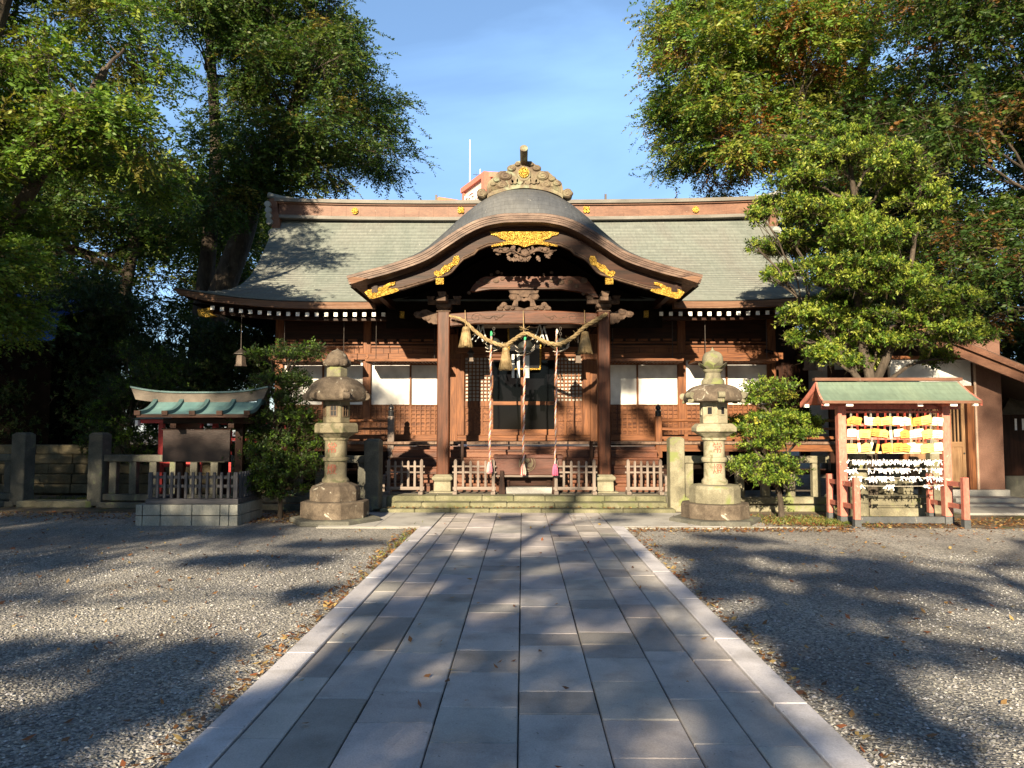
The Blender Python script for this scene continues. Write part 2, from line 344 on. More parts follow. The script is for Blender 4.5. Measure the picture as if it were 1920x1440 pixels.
# ================================================================== SETTING
def ground_mat():
    m, nt, b = _mat('grey_gravel')
    t = nt.nodes.new('ShaderNodeTexCoord')
    vo = nt.nodes.new('ShaderNodeTexVoronoi'); vo.inputs['Scale'].default_value = 58; nt.links.new(t.outputs['Object'], vo.inputs['Vector'])
    n1 = noise(nt, .5, 8, dist=.6); n2 = noise(nt, 34, 5)
    sep = nt.nodes.new('ShaderNodeSeparateColor'); nt.links.new(vo.outputs['Color'], sep.inputs[0])
    c = ramp(nt, sep.outputs[0], [(0, (.10, .10, .102)), (.5, (.245, .238, .23)), (1, (.42, .405, .375))])
    c = mixc(nt, 1, c, ramp(nt, n1, [(.3, (.8, .8, .82)), (.7, (1.12, 1.10, 1.05))]), 'MULTIPLY')
    ns = noise(nt, 1.1, 8, dist=1.2); f = ramp(nt, ns, [(.60, (0, 0, 0)), (.75, (.6, .6, .6))]); c = mixc(nt, f, c, (.17, .14, .11))
    nw = noise(nt, .9, 5, (1, .25, 1), .8); c = mixc(nt, 1, c, ramp(nt, nw, [(.38, (.78, .77, .76)), (.6, (1.15, 1.14, 1.12))]), 'MULTIPLY')
    nt.links.new(c, b.inputs['Base Color']); b.inputs['Roughness'].default_value = .9
    ad = nt.nodes.new('ShaderNodeMath'); ad.operation = 'SUBTRACT'; nt.links.new(n2, ad.inputs[0]); nt.links.new(vo.outputs['Distance'], ad.inputs[1])
    bump(nt, b, ad.outputs[0], .9, .02); return m
GRAVEL = ground_mat()
SOIL = simple('brown_soil', [(.25, (.05, .038, .026)), (.5, (.13, .10, .07)), (.75, (.20, .16, .11))], 2.5, rough=.98, bs=.8, bd=.02, fine=60, stain=((.08, .09, .03), .56, 1.2))
g = MB(); g.add([(-400, -400, 0), (400, -400, 0), (400, 500, 0), (-400, 500, 0)], [(0, 1, 2, 3)])
tag(g.build('ground', GRAVEL), kind='structure')
def patch(name, pts, z, m, jit=.12):
    out = []
    for i in range(len(pts)):
        a = np.array(pts[i]); b_ = np.array(pts[(i + 1) % len(pts)]); k = max(2, int(np.linalg.norm(b_ - a) / .25))
        for j in range(k):
            q = a + (b_ - a) * j / k + (rng.normal(0, jit, 2) if j else 0); out.append((q[0], q[1], z))
    mb = MB(); mb.add(out, [tuple(range(len(out)))]); return tag(mb.build(name, m), kind='structure')
patch('temple_yard_soil', [(-60, 14.35), (-3.0, 14.35), (-3.0, 14.6), (3.1, 14.6), (3.1, 14.2), (4.4, 13.2), (5.2, 12.35), (8, 12.3), (11, 13.2), (60, 13.5), (60, 90), (-60, 90)], .005, SOIL, .06)
# paved path: kerbs and eight rows of slabs
JX = [-1.462, -1.230, -.908, -.479, -.025, .429, .857, 1.165, 1.437]
bed = MB().box(-1.47, 1.445, -6, 14.27, -.1, .004)
tag(bed.build('path_bed', flat('joint_mortar', (.035, .033, .03), .95)), kind='structure')
pv = MB()
def slab(x0, x1, y0, y1, dark):
    gq = rng.uniform(.003, .006); b0 = rng.uniform(.89, 1.07); t = (np.array((.425, .395, .378)) if not dark else np.array((.315, .292, .276))) * b0 * (1 + rng.normal(0, .015, 3))
    z = .022 + rng.uniform(-.0015, .0015)
    e = .006
    pv.add([(x0 + gq, y0 + gq, -.02), (x1 - gq, y0 + gq, -.02), (x1 - gq, y1 - gq, -.02), (x0 + gq, y1 - gq, -.02),
            (x0 + gq, y0 + gq, z - e), (x1 - gq, y0 + gq, z - e), (x1 - gq, y1 - gq, z - e), (x0 + gq, y1 - gq, z - e),
            (x0 + gq + e, y0 + gq + e, z), (x1 - gq - e, y0 + gq + e, z), (x1 - gq - e, y1 - gq - e, z), (x0 + gq + e, y1 - gq - e, z)],
           [(0, 1, 5, 4), (1, 2, 6, 5), (2, 3, 7, 6), (3, 0, 4, 7), (4, 5, 9, 8), (5, 6, 10, 9), (6, 7, 11, 10), (7, 4, 8, 11), (8, 9, 10, 11)], 0, tuple(t))
for i in range(8):
    y = -5 + rng.uniform(0, .5); js = []
    if i == 4: js = [-5, -3.9, -3.0, -2.2, -1.3, -.4, .5, 1.4, 2.2, 3.0, 4.25, 4.61, 5.57, 5.89, 6.77, 7.47, 8.23, 9.41, 10.2, 11.26, 12.1, 12.9, 13.7, 14.27]
    else:
        while y < 14.2:
            js.append(y); y += rng.choice([.33, .48, .62, .78, .95], p=[.18, .2, .26, .22, .14])
        js.append(14.27)
    for a, b_ in zip(js[:-1], js[1:]):
        if b_ - a > .12: slab(JX[i], JX[i + 1], a, b_, b_ - a < .4 or rng.random() < (.30 if i in (0, 1, 6, 7) else .05))
tag(pv.build('paved_path', TILE, tone=True), kind='structure')
kb = MB()
for s_, x0, x1 in ((0, -1.668, -1.468), (1, 1.443, 1.636)):
    y = -5.3 + s_ * .4
    while y < 12.2:
        y1 = min(12.25, y + 1.33); t = np.array((.50, .485, .51)) * rng.uniform(.92, 1.06)
        kb.box(x0, x1, y + .004, y1 - .004, -.08, .032, tone=tuple(t)); y = y1
tag(kb.build('path_kerb', TILE, tone=True, bevel=.006), kind='structure')
ap = MB()
for x0, x1 in ((-3.35, -1.47), (1.445, 3.3)):
    n_ = 2
    for k in range(n_):
        a = x0 + (x1 - x0) * k / n_; b_ = x0 + (x1 - x0) * (k + 1) / n_; ap.box(a + .003, b_ - .003, 12.262, 14.26, -.05, .024 + .001 * k, tone=(.36, .35, .33))
ap.box(3.3, 5.1, 12.262, 12.36, -.05, .022, tone=(.25, .235, .20)); ap.box(-3.35, -1.67, 12.16, 12.255, -.05, .020, tone=(.27, .26, .235)); ap.box(1.64, 3.3, 12.16, 12.255, -.05, .020, tone=(.27, .26, .235))
ap.box(3.3, 4.05, 12.37, 12.95, -.05, .022, tone=(.36, .35, .33))
tag(ap.build('landing_pavement', TILE, tone=True, bevel=.004), kind='structure')
# three low stone steps up to the temple platform, of separate weathered blocks
stp = MB()
for (yf, yb, z0, z1, xa, xb) in ((14.275, 14.7, 0, .09, -2.72, 2.9), (14.56, 15.1, 0, .178, -2.55, 2.8), (15.0, 15.42, .0, .27, -2.72, 2.86)):
    x = xa
    while x < xb - .05:
        x1 = min(xb, x + rng.uniform(.55, 1.0));
        if xb - x1 < .3: x1 = xb
        stp.box(x + .003, x1 - .003, yf + rng.uniform(-.012, .012), yb, z0, z1 + rng.uniform(-.006, .004)); x = x1
tag(stp.build('stone_steps', STONEM, bevel=.014), kind='structure')
pf = MB().box(-3.0, 3.1, 15.425, 18.1, 0, .268); pf.box(-3.0, -2.725, 15.0, 15.42, 0, .262); pf.box(2.865, 3.1, 15.0, 15.42, 0, .262)
tag(pf.build('stone_platform', simple('platform_stone', [(.3, (.15, .14, .11)), (.7, (.27, .25, .21))], 2, rough=.9), bevel=.01), kind='structure')

# ================================================================== MAIN HALL
hall = empty('shrine_hall', (0, 18.2, 0), 'wooden shrine hall with wide grey green copper roof and curved gable porch', 'shrine')
XC = .03
# --- main roof
def rprof(t):      # t 0 ridge, 1 eave -> Y, Z
    return 21.3 - 4.6 * t, 4.49 + 3.17 * (.50 * (1 - t) + .50 * (1 - t) ** 2)
def rwid(t):
    return float(np.interp(t, [0, .3, .55, .72, .82, .90, .96, 1], [7.22, 7.08, 6.95, 6.93, 7.03, 7.28, 7.62, 7.98]))
def rlift(x, t):
    a = max(0, abs(x) - 4.2) / 3.8; return .34 * a ** 2.4 * t ** 3
NC, NX = 34, 72
rm = MB(); uvs = []
def roofrow(ts, zoff, back):
    Y, Z = rprof(ts); w_ = rwid(ts); row = []
    for i in range(NX + 1):
        x = -w_ + 2 * w_ * i / NX
        yy = Y if not back else 42.6 - Y
        row.append((x + XC, yy, Z + rlift(x, ts) + zoff)); uvs.append((x, ts * 5.76))
    return row
for back in (0, 1):
    for c_ in range(NC):
        t0 = c_ / NC; t1 = (c_ + 1) / NC
        a = roofrow(t0, .0, back); b_ = roofrow(t1, .016, back); e = roofrow(t1, .0, back)
        n0 = NX + 1
        fs = []
        for i in range(NX):
            q = [(i, i + 1, n0 + i + 1, n0 + i), (n0 + i, n0 + i + 1, 2 * n0 + i + 1, 2 * n0 + i)]
            fs += [f[::-1] if not back else f for f in q]
        rm.add(a + b_ + e, fs)
roof = rm.build('roof', ROOF, hall, uv=uvs)
# gable / hip ends closing the roof at both sides
for s_ in (-1, 1):
    ge = MB(); fr = []; bk = []
    for k in range(25):
        t = k / 24; Y, Z = rprof(t); w_ = rwid(t) - .004; z = Z + rlift(w_, t) - .01
        fr.append((XC + s_ * w_, Y, z)); bk.append((XC + s_ * w_, 42.6 - Y, z))
    ge.add(fr + bk, [(k, k + 1, 25 + k + 1, 25 + k) if s_ < 0 else (k, 25 + k, 25 + k + 1, k + 1) for k in range(24)])
    ge.build('roof_gable_end', ROOF, hall, uv=[(v[1], v[2]) for v in ge.v])
# eave fascia of layered bark, following the lifted corners
def eavecurve(dz, inset=0, n=60):
    return [(XC + x * (1 - inset / 7.97 * (abs(x) > 7.5)), 4.475 + rlift(x, 1) + dz) for x in np.linspace(-7.97, 7.97, n)]
def sidecut(c, s_): return [q_ for q_ in c if (q_[0] - XC) * s_ > 3.2]
fa = MB()
for s_ in (-1, 1): fa.strip(sidecut(eavecurve(0), s_), sidecut(eavecurve(-.15, .12), s_)[:len(sidecut(eavecurve(0), s_))], 16.70, 16.95, 0)
fa.build_apart('eave_fascia', FASC, hall)
f2 = MB()
for s_ in (-1, 1): f2.strip(sidecut(eavecurve(-.155, .2), s_), sidecut(eavecurve(-.20, .22), s_), 16.93, 17.05, 0)
f2.build_apart('eave_board', WD_H, hall)
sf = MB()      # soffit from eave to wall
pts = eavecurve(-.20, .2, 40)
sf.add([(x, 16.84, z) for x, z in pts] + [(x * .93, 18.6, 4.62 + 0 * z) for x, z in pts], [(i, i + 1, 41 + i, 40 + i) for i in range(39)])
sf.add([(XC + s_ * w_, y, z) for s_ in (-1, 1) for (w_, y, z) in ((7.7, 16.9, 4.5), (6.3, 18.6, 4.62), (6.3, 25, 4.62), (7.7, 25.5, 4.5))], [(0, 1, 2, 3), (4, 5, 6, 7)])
sf.build('eave_soffit', SHADEB, hall)
# rafters with white painted tips
xs = [x for x in np.arange(-7.1, 7.2, .218) if abs(x) > 3.02]
raf = None
for x in xs:
    z = 4.215 + rlift(x, 1) * .9; mb = MB()
    mb.add([(x - .04, 16.87, z - .045), (x + .04, 16.87, z - .045), (x + .04, 18.4, z + .15), (x - .04, 18.4, z + .15), (x - .04, 16.87, z + .045), (x + .04, 16.87, z + .045), (x + .04, 18.4, z + .23), (x - .04, 18.4, z + .23)],
           [(0, 3, 2, 1), (4, 5, 6, 7), (1, 2, 6, 5), (2, 3, 7, 6), (3, 0, 4, 7)], 0)
    mb.box(x - .043, x + .043, 16.853, 16.87, z - .045, z + .045, 1); mb.build('rafter', [WD_D, WHITEP], hall)
mb = MB().strip([(XC + x, 4.19 + rlift(x, 1) * .9) for x in np.linspace(-7.4, 7.4, 40)], [(XC + x, 4.11 + rlift(x, 1) * .9) for x in np.linspace(-7.4, 7.4, 40)], 17.12, 17.22); mb.build('eave_purlin', WD_H, hall)
for s_, yy in ((-1, 16.97), (1, 16.97)):
    x0 = XC + s_ * 7.32; mb = MB(); mb.prism([(x0 - .19, 4.36), (x0 + .16, 4.40), (x0 + .1, 4.28), (x0 + .24, 4.20), (x0 + .02, 4.17), (x0 - .16, 4.20)], yy - .05, yy + .12); mb.build('gilt_corner_fitting', GOLD, hall, bevel=.01)
# --- ridge
def rz(x): return -.12 + .10 * (abs(x) / 7.1) ** 3.2
def band(z0, z1, hw, y0, y1, n=40): return [(XC + x, z1 + rz(x)) for x in np.linspace(-hw, hw, n)], [(XC + x, z0 + rz(x)) for x in np.linspace(-hw, hw, n)]
mb = MB()
t_, b_ = band(7.70, 7.79, 7.12, 0, 0); mb.strip(t_, b_, 21.02, 21.58, 1)
t_, b_ = band(7.80, 8.13, 7.05, 0, 0); mb.strip(t_, b_, 21.10, 21.50, 0)
t_, b_ = band(8.13, 8.17, 7.10, 0, 0); mb.strip(t_, b_, 21.04, 21.56, 0)
t_, b_ = band(8.17, 8.27, 7.16, 0, 0); mb.strip(t_, b_, 20.98, 21.62, 1)
# standing seams of the ridge sheeting
for x in np.arange(-6.8, 6.9, .42): mb.box(XC + x, XC + x + .012, 21.092, 21.11, 7.82 + rz(x), 8.12 + rz(x), 0)
rd = mb.build('ridge', [RIDGEC, RIDGEG], hall)
for x in (-4.85, 4.92):
    mb = MB(); mb.disc(XC + x, 7.87, .095, 21.05, 21.10); mb.disc(XC + x, 7.87, .065, 21.03, 21.05, m=0); mb.build('ridge_crest', GOLD, hall)
for x in (-1.80, 1.80):
    mb = MB()
    for k in range(4): mb.disc(XC + x + .06 * math.cos(math.pi / 4 + k * math.pi / 2), 7.88 + .06 * math.sin(math.pi / 4 + k * math.pi / 2), .05, 21.05 - .002 * k, 21.10, 12)
    mb.build('ridge_cross_crest', GOLD, hall)
for s_ in (-1, 1):      # ridge end board with rolls, and the turned up ridge tip
    x = XC + s_ * 7.16; mb = MB()
    pts = [(x - s_ * .05, 8.27), (x + s_ * .16, 8.21), (x + s_ * .13, 7.8), (x + s_ * .06, 7.4), (x + s_ * -.12, 7.06), (x - s_ * .24, 7.12), (x - s_ * .16, 7.5)]
    mb.prism(pts, 21.0, 21.6, 0)
    for k in range(4): mb.tube([(x + s_ * .17 - s_ * .02 * k, 20.9, 8.04 - .17 * k), (x + s_ * .17 - s_ * .02 * k, 21.55, 8.04 - .17 * k)], .09, 14, 1)
    mb.tube([(x - s_ * .02, 20.85, 7.18), (x - s_ * .02, 21.5, 7.20)], .13, 16, 1)
    mb.tube([(x - s_ * .5, 21.3, 8.27), (x - s_ * .1, 21.3, 8.32), (x + s_ * .28, 21.3, 8.42)], [.07, .08, .09], 12, 1)
    mb.build('ridge_end_ornament', [RIDGEC, simple('grey_copper_roll', [(.3, (.18, .19, .18)), (.7, (.34, .35, .33))], 4, rough=.5)], hall, smooth=True)
# small posts standing on the back of the ridge
for x in (-2.58, 2.42): MB().box(XC + x - .03, XC + x + .03, 21.65, 21.71, 7.9, 8.52).build('ridge_post', IRON, hall)
# --- walls
YW = 18.2
COLX = [-5.97, -3.81, -1.68, 1.72, 3.87, 6.05]
for x in COLX: MB().box(x - .10, x + .10, YW - .06, YW + .14, 1.2, 4.45).build('column', WR_V, hall, bevel=.012)
mb = MB()
BAYS = [(COLX[i] + .10, COLX[i + 1] - .10) for i in (0, 1, 3, 4)]
for a, b_ in BAYS:
    mb.box(a, b_, YW - .02, YW + .10, 3.60, 4.45, 1)                            # upper boards, the eave shade put into a darker wood colour
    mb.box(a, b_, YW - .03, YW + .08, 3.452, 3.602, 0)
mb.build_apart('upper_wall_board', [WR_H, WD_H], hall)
mb = MB()
for a, b_ in BAYS:                                                              # two mouldings and a notched cornice
    mb.box(a, b_, YW - .075, YW - .025, 3.60, 3.64); mb.box(a, b_, YW - .09, YW - .025, 3.69, 3.73)
    for x in np.arange(a + .1, b_ - .15, .30): mb.box(x, x + .22, YW - .10, YW - .025, 3.755, 3.80)
    for x in np.arange(a + .3, b_ - .1, .36): mb.box(x, x + .012, YW - .035, YW - .02, 3.46, 3.59, 1)
mb.build_apart('cornice_moulding', [WR_H, WD_V], hall)
mb = MB(); mb.box(-6.2, -1.5, YW - .13, YW - .065, 3.29, 3.45); mb.box(1.55, 6.3, YW - .13, YW - .065, 3.29, 3.45)
mb.build_apart('head_beam', WR_H, hall, bevel=.006)
mb = MB()
for x in COLX:
    for k in range(6): mb.disc(x + .035 * math.cos(k * math.pi / 3), 3.37 + .035 * math.sin(k * math.pi / 3), .026, YW - .15 - .001 * k, YW - .13, 10)
mb.build_apart('nail_cover', WR_V, hall)
mb = MB(); mb.box(-6.2, -1.79, YW - .12, YW - .065, 1.325, 1.47); mb.box(1.83, 6.3, YW - .12, YW - .065, 1.325, 1.47); mb.box(-1.58, 1.62, YW - .16, YW + .1, 1.325, 1.455); mb.build_apart('floor_beam', WR_H, hall, bevel=.006)
for (a, b_) in BAYS:
    mid = (a + b_) / 2
    for (c_, d_) in ((a + .004, mid - .02), (mid + .02, b_ - .004)):
        MB().box(c_, d_, YW + .03, YW + .06, 2.205, 3.29).build('paper_panel', PLASTER, hall)
        mb = MB(); mb.box(c_, d_, YW + .0, YW + .05, 1.47, 2.185, 0)
        x = c_ + .03
        nx = int((d_ - c_ - .04) / .108); px_ = (d_ - c_) / nx
        for k in range(nx + 1): mb.box(c_ + k * px_ - .014 * (k > 0), c_ + k * px_ + .014 * (k < nx), YW - .035, YW, 1.47, 2.185, 1)
        for k in range(8): z = 1.47 + k * .1021; mb.box(c_, d_, YW - .03, YW - .001, z - (.012 if k else 0), z + .012, 1)
        mb.build('lattice_panel', [WR_H, WR_V], hall)
    MB().box(mid - .018, mid + .018, YW - .04, YW + .06, 1.475, 3.288).build('panel_stile', WR_V, hall)
    MB().box(a, b_, YW - .045, YW + .055, 2.187, 2.203).build('panel_rail', WR_H, hall)
    # lifted lattice shutter held level by rods
    sh = MB(); y0, y1 = YW - .88, YW - .14
    a2, b2 = a + .03, b_ - .03
    sh.box(a2, b2, y0, y0 + .05, 3.185, 3.245); sh.box(a2, b2, y1 - .05, y1, 3.155, 3.215); sh.box(a2, a2 + .05, y0 + .05, y1 - .05, 3.17, 3.23); sh.box(b2 - .05, b2, y0 + .05, y1 - .05, 3.17, 3.23)
    for x in np.arange(a2 + .1, b2 - .06, .085): sh.box(x, x + .028, y0 + .05, y1 - .05, 3.175, 3.205)
    for y in np.arange(y0 + .12, y1 - .06, .085): sh.box(a2 + .05, b2 - .05, y, y + .026, 3.206, 3.222)
    sh.box(a2, b2, y0 + .05, y1 - .02, 3.223, 3.235)
    so_ = sh.build('hanging_shutter', WR_H, hall)
    for x in (a2 + .25, b2 - .25): MB().tube([(x, y0 + .03, 3.24), (x, y0 + .03, 4.22)], .009, 6).build('suspension_rod', IRON, so_)
# body of the hall behind the facade
mb = MB(); mb.box(-6.05, -1.8, YW + .16, YW + .2, 1.2, 4.5); mb.box(1.84, 6.12, YW + .16, YW + .2, 1.2, 4.5)
mb.box(-6.07, -6.0, YW + .2, 24.5, 1.2, 4.6); mb.box(6.08, 6.15, YW + .2, 24.5, 1.2, 4.6); mb.box(-6.0, 6.08, 24.4, 24.5, 1.2, 4.6)
mb.build_apart('hall_wall', WD_V, hall)
# --- central doors
mb = MB(); mb.box(-1.6, -1.42, YW - .10, YW + .10, 1.46, 3.44); mb.box(1.46, 1.64, YW - .10, YW + .10, 1.46, 3.44); mb.box(-.045, .045, YW - .06, YW + .08, 1.46, 3.36)
mb.build_apart('door_post', WR_V, hall, bevel=.006)
mb = MB(); mb.box(-1.6, 1.64, YW - .14, YW + .1, 3.445, 3.60); mb.box(-1.42, 1.46, YW - .09, YW + .08, 3.365, 3.44); mb.build('door_lintel', WR_H, hall, bevel=.006)
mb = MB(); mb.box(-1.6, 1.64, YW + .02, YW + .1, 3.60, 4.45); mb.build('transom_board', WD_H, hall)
for (a, b_) in ((-1.415, -.78), (.83, 1.455)):
    mb = MB(); mb.box(a, b_, YW + .02, YW + .045, 2.28, 3.36, 1)
    n_ = 7; dx = (b_ - a) / n_
    for k in range(n_ + 1): mb.box(a + k * dx - .013, a + k * dx + .013, YW - .03, YW + .02, 2.28, 3.36, 0)
    for k in range(13): mb.box(a, b_, YW - .027, YW + .019, 2.28 + k * .09 - .012, 2.28 + k * .09 + .012, 0)
    mb.box(a, b_, YW - .05, YW + .03, 2.16, 2.279, 0); mb.box(a, b_, YW + .0, YW + .04, 1.46, 2.16, 2)
    for k in range(4): mb.box(a + (b_ - a) * k / 3 - .022 * (k > 0), a + (b_ - a) * k / 3 + .022 * (k < 3), YW - .035, YW, 1.46, 2.16, 0)
    for z in (1.46, 1.80, 1.98, 2.12): mb.box(a, b_, YW - .03, YW - .001, z, z + .035, 0)
    mb.build('lattice_door', [WR_V, SHADEPAPER, WR_D], hall)
for (a, b_) in ((-.72, -.045), (.045, .77)):
    mb = MB(); mb.box(a - .06, a, YW - .03, YW + .05, 1.46, 3.36) if a < 0 else mb.box(b_, b_ + .06, YW - .03, YW + .05, 1.46, 3.36)
    mb.box(a, b_, YW - .04, YW + .05, 2.19, 2.28); mb.box(a, b_, YW - .04, YW + .05, 1.46, 1.60); mb.box(a, b_, YW - .04, YW + .05, 3.29, 3.36)
    d = mb.build('glass_door', WR_H, hall)
    MB().box(a, b_, YW + .0, YW + .012, 1.60, 3.29).build('pane', GLASS, d)
# framed name plaque hung in the dark over the doors
mb = MB()
pl = [P(953, 607, 17.6), P(1014, 607, 17.6), P(1013, 692, 17.75), P(955, 692, 17.75)]
mb.add([pl[0], pl[1], pl[2], pl[3]] + [(x, y + .05, z) for x, y, z in pl], [(3, 2, 1, 0), (4, 5, 6, 7), (0, 1, 5, 4), (1, 2, 6, 5), (2, 3, 7, 6), (3, 0, 4, 7)], 0)
for i in range(4): mb.tube([pl[i], pl[(i + 1) % 4]], .022, 6, 1)
mb.build('name_plaque', [BLACKM, GOLD], hall)
# --- veranda
mb = MB(); x = -6.95
while x < 7.3:
    x1 = x + .235; mb.box(x + .003, x1 - .003, 17.05 + rng.uniform(0, .012), YW - .17, 1.262, 1.32 + rng.uniform(-.003, .002)); x = x1
mb.build('veranda_floor', simple('worn_floor_plank', [(.3, (.09, .05, .035)), (.7, (.21, .14, .10))], 3, (5, .4, 5), .7, fine=14), hall)
mb = MB(); mb.box(-6.95, -3.1, 17.10, 17.2, 1.10, 1.258); mb.box(3.17, 7.3, 17.10, 17.2, 1.10, 1.258); mb.build_apart('veranda_beam', WR_H, hall)
for x in list(np.arange(-6.8, -3.0, 1.22)) + list(np.arange(3.4, 7.3, 1.22)):
    MB().box(x - .07, x + .07, 17.12, 17.26, .1, 1.1).build('veranda_post', WD_V, hall)
    MB().frust(x, 17.19, 0, .12, .17, .17, .14, .14).build('footing_stone', STONE, hall)
mb = MB(); mb.box(-6.95, -3.1, 17.6, 17.7, .55, .68); mb.box(3.17, 7.3, 17.6, 17.7, .55, .68); mb.box(-6.0, -3.1, 18.0, 18.1, .15, 1.2, 1); mb.box(3.17, 6.1, 18.0, 18.1, .15, 1.2, 1)  # beams, and black sheets whose colour stands for the shaded void behind
mb.build_apart('underfloor_beam', [WD_H, SHADEB], hall)
def railing(x0, x1):
    o = MB(); o.tube([(x0, 17.2, 1.80), (x1, 17.2, 1.80)], .032, 10); o.box(x0, x1, 17.17, 17.23, 1.585, 1.64); o.box(x0, x1, 17.165, 17.235, 1.375, 1.44)
    for x in np.arange(min(x0, x1) + .55, max(x0, x1) - .2, 1.15): o.box(x - .04, x + .04, 17.172, 17.228, 1.32, 1.77)
    return o.build('railing', WR_H, hall)
railing(-6.95, -3.11); railing(3.19, 7.3)
for x in (-3.03, 3.11):
    n_ = MB().box(x - .075, x + .075, 17.12, 17.27, .95, 1.90).build('newel_post', WG_V if x < 0 else WR_V, hall, bevel=.01)
    MB().lathe((x, 17.195, 1.90), [(.07, 0), (.07, .10), (.078, .105), (.078, .12), (.05, .13), (.045, .15), (.068, .18), (.062, .22), (.03, .255), (.004, .285)], 16).build('cap', BLACKM, n_, smooth=True)
# --- front stairs of broad boards
for k in range(6):
    yf = 16.05 + .2 * k; z1 = .27 + .175 * (k + 1) - (0.0 if k < 5 else .062)
    mb = MB(); mb.box(-2.94, 3.02, yf + .015, yf + .2 if k < 5 else 17.3, z1 - .175 + .0, z1 - .05); 
    if k < 5: mb.box(-2.95, 3.03, yf - .012, yf + .23, z1 - .049, z1)
    mb.build('stair', simple('step_board_%d' % k, [(.3, (.035, .011, .006)), (.5, (.12, .038, .016)), (.72, (.19, .085, .042))], 1.6, (.5, 2, 4), .5, fine=30) if k == 0 else STEPM, hall, bevel=.005)
    if k == 0: STEPM = bpy.data.materials['step_board_0']
mb = MB(); mb.box(-3.1, -2.96, 16.1, 17.1, .27, .6); mb.box(3.04, 3.18, 16.1, 17.1, .27, .6); mb.build_apart('stair_cheek', WG_D, hall)
for x in (1.52, -1.35): MB().box(x - .035, x + .035, 16.62, 16.69, .8, 1.34).build('handrail_stub', WD_V, hall)
# ================================================================== PORCH
YP = 14.5
half = [(0, 400.6), (22, 400.8), (45, 402), (83, 410), (120, 427), (158, 451), (195, 474), (252, 494), (300, 507), (337, 517)]
FX = [u_ * YP / FPX for u_, y in half]; FZ = [P(980, y, YP)[2] for u_, y in half]
cur = catmull([(-x, z) for x, z in zip(FX[::-1], FZ[::-1])][:-1] + list(zip(FX, FZ)), 5)
cur = [(x + XC, z) for x, z in cur]
def zf(x): return float(np.interp(x, [p[0] for p in cur], [p[1] for p in cur]))
CX = np.array([p[0] for p in cur]); CZ = np.array([p[1] for p in cur])
# normal-offset copy of the gable curve
def offs(d, z_extra=0, trim=0.0):
    dx = np.gradient(CX); dz = np.gradient(CZ); l = np.hypot(dx, dz); nx, nz_ = dz / l, -dx / l
    X = CX + nx * d * (1 - .0 * np.abs(CX)); Z = CZ + nz_ * d + z_extra
    k = [(x, z) for x, z in zip(X, Z)]
    if trim: k = [p for p in k if abs(p[0] - XC) < 3.49 - trim]
    return k
def bulge(x): return .60 * math.exp(-((x - XC) / 1.55) ** 2) + .10 * math.exp(-((x - XC) / 2.8) ** 4)
pr = MB(); uvp = []
XSs = np.linspace(CX[0], CX[-1], 97)
al = np.concatenate([[0], np.cumsum(np.hypot(np.diff(XSs), np.diff([zf(x) for x in XSs])))])
ys = [14.47, 14.52, 14.59, 14.68, 14.79, 14.92, 15.07, 15.25, 15.6, 16.2, 16.9, 17.6, 18.3, 19.0, 19.8]
rows = []
for yy in ys:
    s_ = min(1, (yy - 14.47) / .72); e_ = 1 - (1 - s_) ** 2.2
    rows.append([(x, yy, zf(x) + .005 + bulge(x) * e_) for x in XSs])
    uvp += [(a_, (yy - 14.47) + bulge(0) * e_ * .6) for a_ in al]
n0 = len(XSs); vs = [p for r_ in rows for p in r_]
pr.add(vs, [(j * n0 + i, j * n0 + i + 1, (j + 1) * n0 + i + 1, (j + 1) * n0 + i) for j in range(len(ys) - 1) for i in range(n0 - 1)])
# underside
nb = len(pr.v)
pr.add([(x, yy, zf(x) - .16) for yy in (14.75, 18.6) for x in XSs], [(i, n0 + i, n0 + i + 1, i + 1) for i in range(n0 - 1)], 1); uvp += [(0, 0)] * (2 * n0)
pr.build('porch_roof', [PROOF, SHADEB], hall, smooth=True, uv=uvp)
mb = MB(); mb.strip(offs(0), offs(.050), 14.46, 14.95); mb.strip(offs(.052), offs(.085), 14.475, 14.95); mb.strip(offs(.087), offs(.120), 14.485, 14.95); mb.strip(offs(.122), offs(.165), 14.50, 14.95)
mb.build('layered_bargeboard', simple('sun_bleached_eave_layers', [(.3, (.045, .024, .017)), (.5, (.10, .058, .042)), (.72, (.20, .135, .10))], 2.5, (1, 3, 3), .5, .3, .01, 30, spec=.25), hall)
for s_ in (-1, 1):      # side eaves running back to the hall
    x0 = XC + s_ * 3.49; mb = MB(); z0 = zf(x0)
    mb.add([(x0, 14.47, z0), (x0 - s_ * .10, 14.47, z0 - .16), (x0 - s_ * .42, 14.47, z0 - .05), (x0, 17.6, z0), (x0 - s_ * .10, 17.6, z0 - .16), (x0 - s_ * .42, 17.6, z0 - .05)],
           [(0, 1, 4, 3), (1, 2, 5, 4), (0, 3, 5, 2), (0, 2, 1), (3, 4, 5)]); mb.build('side_eave', FASC, hall)
    mb = MB(); mb.box(x0 - s_ * .5 - .06, x0 - s_ * .5 + .06, 14.75, 17.4, z0 - .28, z0 - .14); mb.build('side_eave_beam', WD_D, hall)
    MB().box(x0 - s_ * .72 - .05, x0 - s_ * .72 + .05, 16.80, 16.92, 4.13, 4.28).build('gilt_rafter_cap', GOLD, hall)
